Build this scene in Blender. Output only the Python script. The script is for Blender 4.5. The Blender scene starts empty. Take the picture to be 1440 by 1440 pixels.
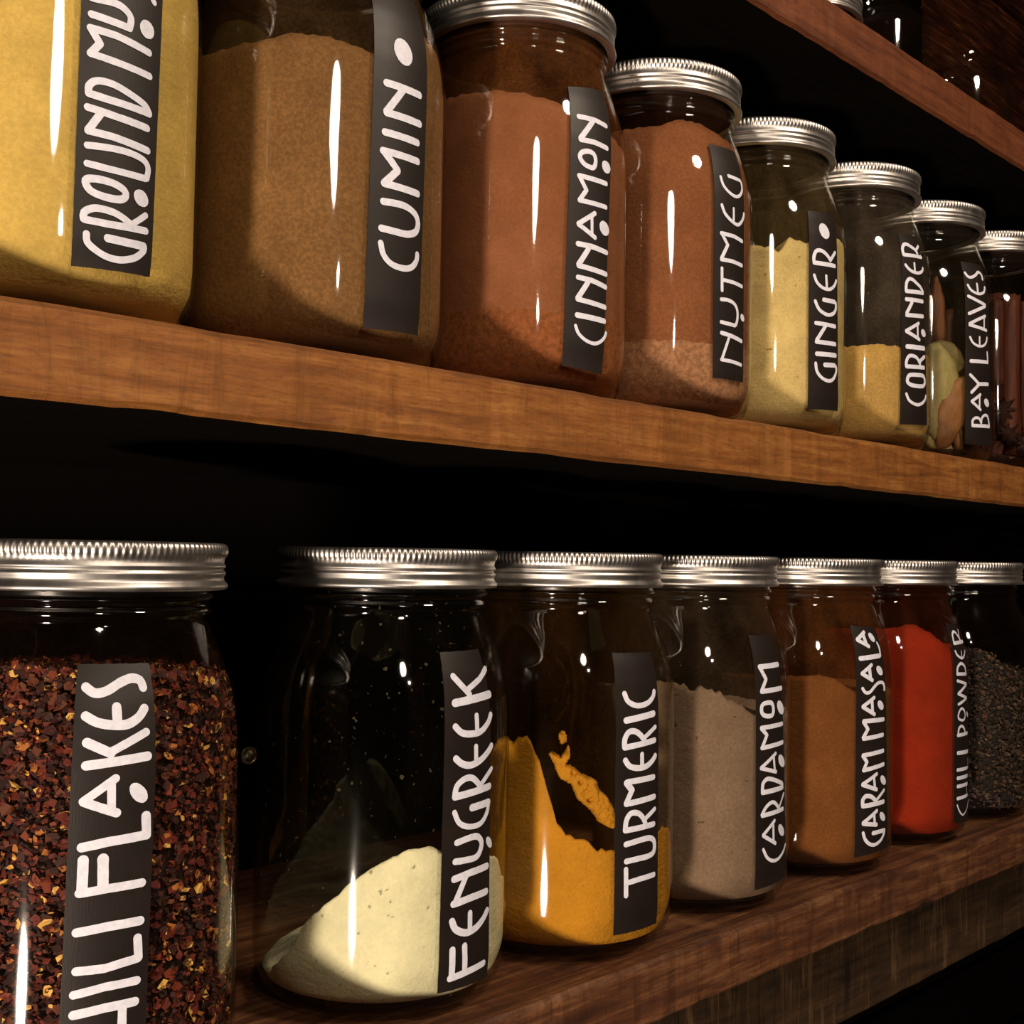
import bpy, bmesh, math, random
from mathutils import Vector, Matrix, noise
R0 = random.Random(7)
sc = bpy.context.scene
COL = sc.collection
# ---------------------------------------------------------------- camera
CAM = Vector((0, -0.317932, 0.1689191))
FW = Vector((0.72170147, 0.69114084, 0.03835791)); RT = Vector((0.69107646, -0.72258053, 0.01705038)); UP = Vector((-0.03950089, -0.01420297, 0.99911859))
cd = bpy.data.cameras.new('camera'); cam = bpy.data.objects.new('camera', cd); COL.objects.link(cam)
cd.sensor_width = 36; cd.lens = 36 * 1722.09 / 1440; cd.clip_start = .01
cam.matrix_world = Matrix(((RT.x, UP.x, -FW.x, CAM.x), (RT.y, UP.y, -FW.y, CAM.y), (RT.z, UP.z, -FW.z, CAM.z), (0, 0, 0, 1)))
sc.camera = cam
# ---------------------------------------------------------------- world, lamps, exposure
w = bpy.data.worlds.new('world'); sc.world = w; w.use_nodes = True
w.node_tree.nodes['Background'].inputs[0].default_value = (1, .75, .55, 1); w.node_tree.nodes['Background'].inputs[1].default_value = .004
def lamp(name, loc, target, size, power, col=(1, .84, .67)):
    l = bpy.data.lights.new(name, 'AREA'); l.shape = 'ELLIPSE'; l.size, l.size_y = size; l.energy = power; l.color = col
    o = bpy.data.objects.new(name, l); COL.objects.link(o); o.location = loc
    o.rotation_euler = (Vector(target) - Vector(loc)).to_track_quat('-Z', 'Y').to_euler(); return o
lamp('pendant_lamp', (-.01, -.73, .60), (.45, .05, .25), (.10, .17), 1.7)
lamp('left_lamp', (-1.05, -.58, -.40), (.35, .02, .15), (.13, .13), 27)
lamp('ceiling_lamp', (.55, -.62, .88), (.45, .02, .2), (.14, .14), 5., (1, .82, .63))
lamp('small_lamp', (.06, -.75, .43), (.45, .05, .25), (.03, .035), .3)
vs = sc.view_settings; vs.view_transform = 'Standard'; vs.look = 'None'; vs.exposure = .12; vs.gamma = 1; vs.use_curve_mapping = False
sc.cycles.transparent_max_bounces = 40; sc.cycles.max_bounces = 8
# ---------------------------------------------------------------- helpers
def obj(name, me, mats, parent=None):
    o = bpy.data.objects.new(name, me); COL.objects.link(o)
    for m in (mats if isinstance(mats, (list, tuple)) else [mats]):
        if len(me.materials) < (len(mats) if isinstance(mats, (list, tuple)) else 1): me.materials.append(m)
    if parent is not None: o.parent = parent
    return o
def empty(name, loc):
    o = bpy.data.objects.new(name, None); COL.objects.link(o); o.location = loc; o.empty_display_size = .02; return o
def tag(o, label=None, cat=None, group=None, kind=None):
    if label: o['label'] = label
    if cat: o['category'] = cat
    if group: o['group'] = group
    if kind: o['kind'] = kind
    return o
def mesh(name, v, f, smooth=True, mi=None):
    me = bpy.data.meshes.new(name); me.from_pydata(v, [], f); me.update()
    if smooth: me.polygons.foreach_set('use_smooth', [True] * len(f))
    if mi: me.polygons.foreach_set('material_index', mi)
    return me
def revolve(prof, n=96, rmod=None, close_ends=False):
    v = []; f = []
    for k, (r, z) in enumerate(prof):
        for i in range(n):
            a = 2 * math.pi * i / n; rr = r + (rmod(k, i, a) if rmod else 0)
            v.append((rr * math.cos(a), rr * math.sin(a), z))
    for k in range(len(prof) - 1):
        for i in range(n):
            j = (i + 1) % n; f.append((k * n + i, k * n + j, (k + 1) * n + j, (k + 1) * n + i))
    if close_ends:
        f.append(tuple(range(n - 1, -1, -1))); f.append(tuple((len(prof) - 1) * n + i for i in range(n)))
    return v, f
def boxmesh(name, x0, x1, y0, y1, z0, z1, bev=0):
    bm = bmesh.new(); bmesh.ops.create_cube(bm, size=1)
    for v in bm.verts: v.co = Vector(((x0 + x1) / 2 + v.co.x * (x1 - x0), (y0 + y1) / 2 + v.co.y * (y1 - y0), (z0 + z1) / 2 + v.co.z * (z1 - z0)))
    if bev: bmesh.ops.bevel(bm, geom=bm.edges[:], offset=bev, segments=2, affect='EDGES')
    me = bpy.data.meshes.new(name); bm.to_mesh(me); bm.free(); return me
# ---------------------------------------------------------------- materials
class NT:
    def __init__(s, name):
        s.m = bpy.data.materials.new(name); s.m.use_nodes = True; s.t = s.m.node_tree; s.t.nodes.clear()
    def n(s, typ, **k):
        nd = s.t.nodes.new(typ)
        for a, b in k.items():
            if a.startswith('_'): setattr(nd, a[1:], b)
            else: nd.inputs[a.replace('__', ' ')].default_value = b
        return nd
    def l(s, a, b): s.t.links.new(a, b)
    def co(s, scale=(1, 1, 1), rot=(0, 0, 0), loc=(0, 0, 0)):
        c = s.n('ShaderNodeTexCoord'); m = s.n('ShaderNodeMapping', Scale=scale, Rotation=rot, Location=loc); s.l(c.outputs['Object'], m.inputs[0]); return m.outputs[0]
    def noise(s, vec, scale, detail=4, rough=.55, dist=0):
        x = s.n('ShaderNodeTexNoise', Scale=scale, Detail=detail, Roughness=rough, Distortion=dist); s.l(vec, x.inputs['Vector']); return x.outputs[0]
    def ramp(s, fac, stops, interp='LINEAR'):
        r = s.n('ShaderNodeValToRGB'); s.l(fac, r.inputs[0]); e = r.color_ramp.elements; r.color_ramp.interpolation = interp
        while len(e) < len(stops): e.new(.5)
        for q, (p, c) in zip(e, stops): q.position = p; q.color = (c, c, c, 1) if isinstance(c, (int, float)) else (*c, 1)
        return r.outputs[0]
    def mix(s, fac, a, b, mode='MIX'):
        x = s.n('ShaderNodeMix', _data_type='RGBA', _blend_type=mode)
        for sock, v in ((x.inputs[0], fac), (x.inputs[6], a), (x.inputs[7], b)):
            if isinstance(v, (int, float)): sock.default_value = v
            elif isinstance(v, tuple): sock.default_value = (*v, 1)
            else: s.l(v, sock)
        return x.outputs[2]
    def math(s, op, a, b=0.):
        x = s.n('ShaderNodeMath', _operation=op)
        for i, v in enumerate((a, b)):
            if isinstance(v, (int, float)): x.inputs[i].default_value = v
            else: s.l(v, x.inputs[i])
        return x.outputs[0]
    def bump(s, h, strength, dist):
        b = s.n('ShaderNodeBump', Strength=strength, Distance=dist); s.l(h, b.inputs['Height']); return b.outputs[0]
    def out(s, sh): o = s.n('ShaderNodeOutputMaterial'); s.l(sh, o.inputs[0]); return s.m
    def bsdf(s, col, rough=.6, normal=None, metal=0, spec=.5, **k):
        b = s.n('ShaderNodeBsdfPrincipled', Metallic=metal); b.inputs['Specular IOR Level'].default_value = spec
        for key, v in (('Base Color', col), ('Roughness', rough)):
            if isinstance(v, tuple): b.inputs[key].default_value = (*v, 1)
            elif isinstance(v, (int, float)): b.inputs[key].default_value = v
            else: s.l(v, b.inputs[key])
        if normal is not None: s.l(normal, b.inputs['Normal'])
        for a, v in k.items(): b.inputs[a.replace('__', ' ')].default_value = v
        return b.outputs[0]
def srgb(r, g, b): return tuple((c / 255 / 12.92 if c / 255 < .04045 else ((c / 255 + .055) / 1.055) ** 2.4) for c in (r, g, b))
def wood(name, dark, mid, light, saw=.5, slant=.12, rough=.62, spec=.35):
    t = NT(name); c = t.co((1.2, 16, 16)); g = t.noise(c, 12, 8, .62, .6)
    c2 = t.co((1, 1, 1)); big = t.noise(c2, 9, 4, .6)
    c3 = t.co((26, 5, 5), (0, slant, 0)); s = t.noise(c3, 2.2, 6, .7, 1.6); c4 = t.co((5, 2, 2), (0, slant, 0)); s2 = t.noise(c4, 5, 3, .7)
    col = t.ramp(g, [(.28, dark), (.5, mid), (.74, light)])
    col = t.mix(t.math('MULTIPLY', t.ramp(big, [(.35, 0.), (.65, 1.)]), .45), col, tuple(x * .55 for x in mid))
    col = t.mix(t.math('MULTIPLY', t.ramp(s, [(.52, 0.), (.66, 1.)]), saw), col, tuple(x * .45 for x in mid))
    col = t.mix(t.math('MULTIPLY', t.ramp(s2, [(.56, 0.), (.7, 1.)]), saw * .8), col, light)
    fine = t.noise(t.co((40, 260, 260)), 3, 3, .6); kn = t.noise(t.co((26, 60, 60)), 2.2, 2, .5)
    col = t.mix(t.ramp(kn, [(.70, 0.), (.78, .75)]), col, dark)
    sp = t.noise(t.co((70, 400, 400)), 2, 3, .7); col = t.mix(t.ramp(sp, [(.35, .45), (.5, 0.)]), col, tuple(x * .4 for x in mid))
    h = t.math('ADD', t.math('MULTIPLY', s, 1.2 * saw), t.math('ADD', t.math('MULTIPLY', g, .5), t.math('MULTIPLY', fine, .25)))
    return t.out(t.bsdf(col, rough, t.bump(h, .55, .0012), spec=spec))
M = {}
M['shelf_up'] = wood('honey_wood', srgb(84, 44, 16), srgb(142, 86, 36), srgb(176, 120, 60), .5)
M['shelf_low'] = wood('worn_brown_wood', srgb(28, 15, 9), srgb(96, 56, 33), srgb(150, 104, 66), .6)
M['shelf_top'] = wood('red_brown_wood', srgb(56, 25, 12), srgb(104, 54, 27), srgb(124, 70, 38), .3)
def fascia():
    t = NT('sawn_dark_wood'); g = t.noise(t.co((2, 20, 20)), 10, 6, .6, .4)
    s = t.math('MULTIPLY', t.noise(t.co((120, 2, 9), (0, -.12, 0)), 1.2, 5, .75, .6), t.ramp(t.noise(t.co((14, 2, 10)), 2., 3, .6), [(.3, .75), (.6, 1.15)]))
    col = t.ramp(g, [(.3, srgb(34, 22, 12)), (.7, srgb(72, 50, 28))])
    col = t.mix(t.ramp(s, [(.55, 0.), (.72, .8)]), col, srgb(108, 80, 50))
    col = t.mix(t.ramp(s, [(.3, .8), (.42, 0.)]), col, srgb(24, 14, 8))
    return t.out(t.bsdf(col, .7, t.bump(s, .6, .001), spec=.3))
M['fascia'] = fascia()
def planky():
    t = NT('reclaimed_wall_wood'); g = t.noise(t.co((2, 14, 30)), 9, 7, .65, .5); b = t.noise(t.co((3, 3, 6)), 4, 3, .6)
    oi = t.n('ShaderNodeObjectInfo')
    col = t.ramp(g, [(.3, srgb(40, 20, 13)), (.55, srgb(92, 50, 31)), (.75, srgb(160, 94, 60))])
    col = t.mix(t.ramp(b, [(.4, 0.), (.62, .7)]), col, srgb(24, 13, 9)); col = t.mix(t.math('MULTIPLY', oi.outputs['Random'], .6), col, srgb(20, 11, 8))
    return t.out(t.bsdf(col, .75, t.bump(g, .5, .001), spec=.03))
M['plank'] = planky()
def plain(name, col, rough=.8, spec=.3, metal=0): t = NT(name); return t.out(t.bsdf(col, rough, None, metal, spec))
M['room'] = plain('warm_plaster', srgb(70, 54, 42), .9); M['dark'] = plain('black_paint_and_shade', srgb(15, 11, 9), .9, .02); M['floor'] = plain('dark_floor', srgb(34, 25, 19), .7)
def metal():
    t = NT('brushed_tin'); c = t.co((6, 6, 500)); g = t.noise(c, 3, 3, .6); w_ = t.noise(t.co(), 90, 3, .6)
    r = t.ramp(w_, [(.3, .34), (.7, .46)])
    return t.out(t.bsdf(srgb(206, 200, 196), r, t.bump(g, .12, .0004), 1))
M['metal'] = metal()
M['bolt'] = plain('worn_steel', srgb(170, 160, 140), .3, .5, 1)
def glass(film=None, amount=0., speck=0.):
    t = NT('jar_glass' if film is None else 'dusty_glass')
    wv = t.noise(t.co((1, 1, .35)), 26, 2, .5); nr = t.bump(wv, .35, .0016)
    lw = t.n('ShaderNodeLayerWeight', Blend=.5); lb = t.n('ShaderNodeLayerWeight', Blend=.5); t.l(nr, lb.inputs['Normal'])
    tc = t.ramp(lw.outputs['Facing'], [(0., (.985, .985, .97)), (.6, (.96, .96, .94)), (.9, (.88, .88, .84)), (1., (.50, .49, .44))])
    tr = t.n('ShaderNodeBsdfTransparent'); t.l(tc, tr.inputs[0])
    gl = t.n('ShaderNodeBsdfGlossy', Roughness=.045); gl.inputs[0].default_value = (1, 1, 1, 1); t.l(nr, gl.inputs['Normal'])
    fr = t.math('ADD', t.math('MULTIPLY', t.math('POWER', lb.outputs['Facing'], 5.), .55), .04)
    if film is not None: fr = t.math('MULTIPLY', fr, .3)
    ms = t.n('ShaderNodeMixShader'); t.l(fr, ms.inputs[0]); t.l(tr.outputs[0], ms.inputs[1]); t.l(gl.outputs[0], ms.inputs[2]); sh = ms.outputs[0]
    if film is not None:
        a = t.noise(t.co((1, 1, .8)), 28, 5, .65); b = t.noise(t.co(), 900, 2, .5); s = t.noise(t.co(), 420, 2, .4)
        fa = t.math('MULTIPLY', t.ramp(a, [(.36, .25), (.68, 1.)]), t.math('MULTIPLY', t.ramp(b, [(.3, .5), (.7, 1.)]), amount))
        if speck: fa = t.math('MAXIMUM', fa, t.math('MULTIPLY', t.ramp(s, [(.71, 0.), (.74, 1.)]), speck))
        df = t.n('ShaderNodeBsdfDiffuse'); df.inputs[0].default_value = (*film, 1)
        m2 = t.n('ShaderNodeMixShader'); t.l(fa, m2.inputs[0]); t.l(sh, m2.inputs[1]); t.l(df.outputs[0], m2.inputs[2]); sh = m2.outputs[0]
    return t.out(sh)
M['glass'] = glass()
def powder(name, c, grain=.25, layer=None, lcol=None, spots=None, bumpy=.5):
    t = NT(name); a = t.noise(t.co(), 45, 6, .6); b = t.noise(t.co(), 700, 4, .7); v = t.noise(t.co((1, 1, 2.5)), 130, 4, .65)
    base = t.mix(t.ramp(a, [(.35, 0.), (.7, 1.)]), tuple(x * .80 for x in c), tuple(min(1, x * 1.12) for x in c))
    base = t.mix(t.math('MULTIPLY', t.ramp(b, [(.42, 1.), (.6, 0.)]), grain), base, tuple(x * .35 for x in c))
    if layer is not None:
        sep = t.n('ShaderNodeSeparateXYZ'); t.l(t.co(), sep.inputs[0]); q = t.noise(t.co(), 120, 4, .7)
        z = t.math('ADD', sep.outputs[2], t.math('MULTIPLY', t.math('SUBTRACT', q, .5), .008)); fac = t.math('LESS_THAN', z, layer)
        l2 = t.mix(t.ramp(t.noise(t.co(), 420, 3, .7), [(.4, 0.), (.6, 1.)]), tuple(x * .6 for x in lcol), lcol); base = t.mix(fac, base, l2)
    if spots is not None:
        q = t.noise(t.co((1, 1, 1.4)), 150, 4, .6); base = t.mix(t.ramp(q, [(.665, 0.), (.70, .85)]), base, spots)
    h = t.math('ADD', b, t.math('MULTIPLY', v, 1.5))
    return t.out(t.bsdf(base, .95, t.bump(h, bumpy, .0008), spec=.1))
def label_mat():
    t = NT('black_label_vinyl'); a = t.noise(t.co(), 60, 4, .6); b = t.noise(t.co((8, 8, 1)), 300, 2, .5)
    return t.out(t.bsdf(t.ramp(a, [(.3, srgb(24, 17, 15)), (.7, srgb(34, 25, 22))]), .5, t.bump(b, .12, .0003), spec=.4))
M['label'] = label_mat()
def paint():
    t = NT('white_marker_paint'); a = t.noise(t.co(), 500, 3, .6); return t.out(t.bsdf(t.ramp(a, [(.3, srgb(210, 210, 224)), (.7, srgb(232, 230, 242))]), .55, spec=.4))
M['paint'] = paint()

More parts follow.
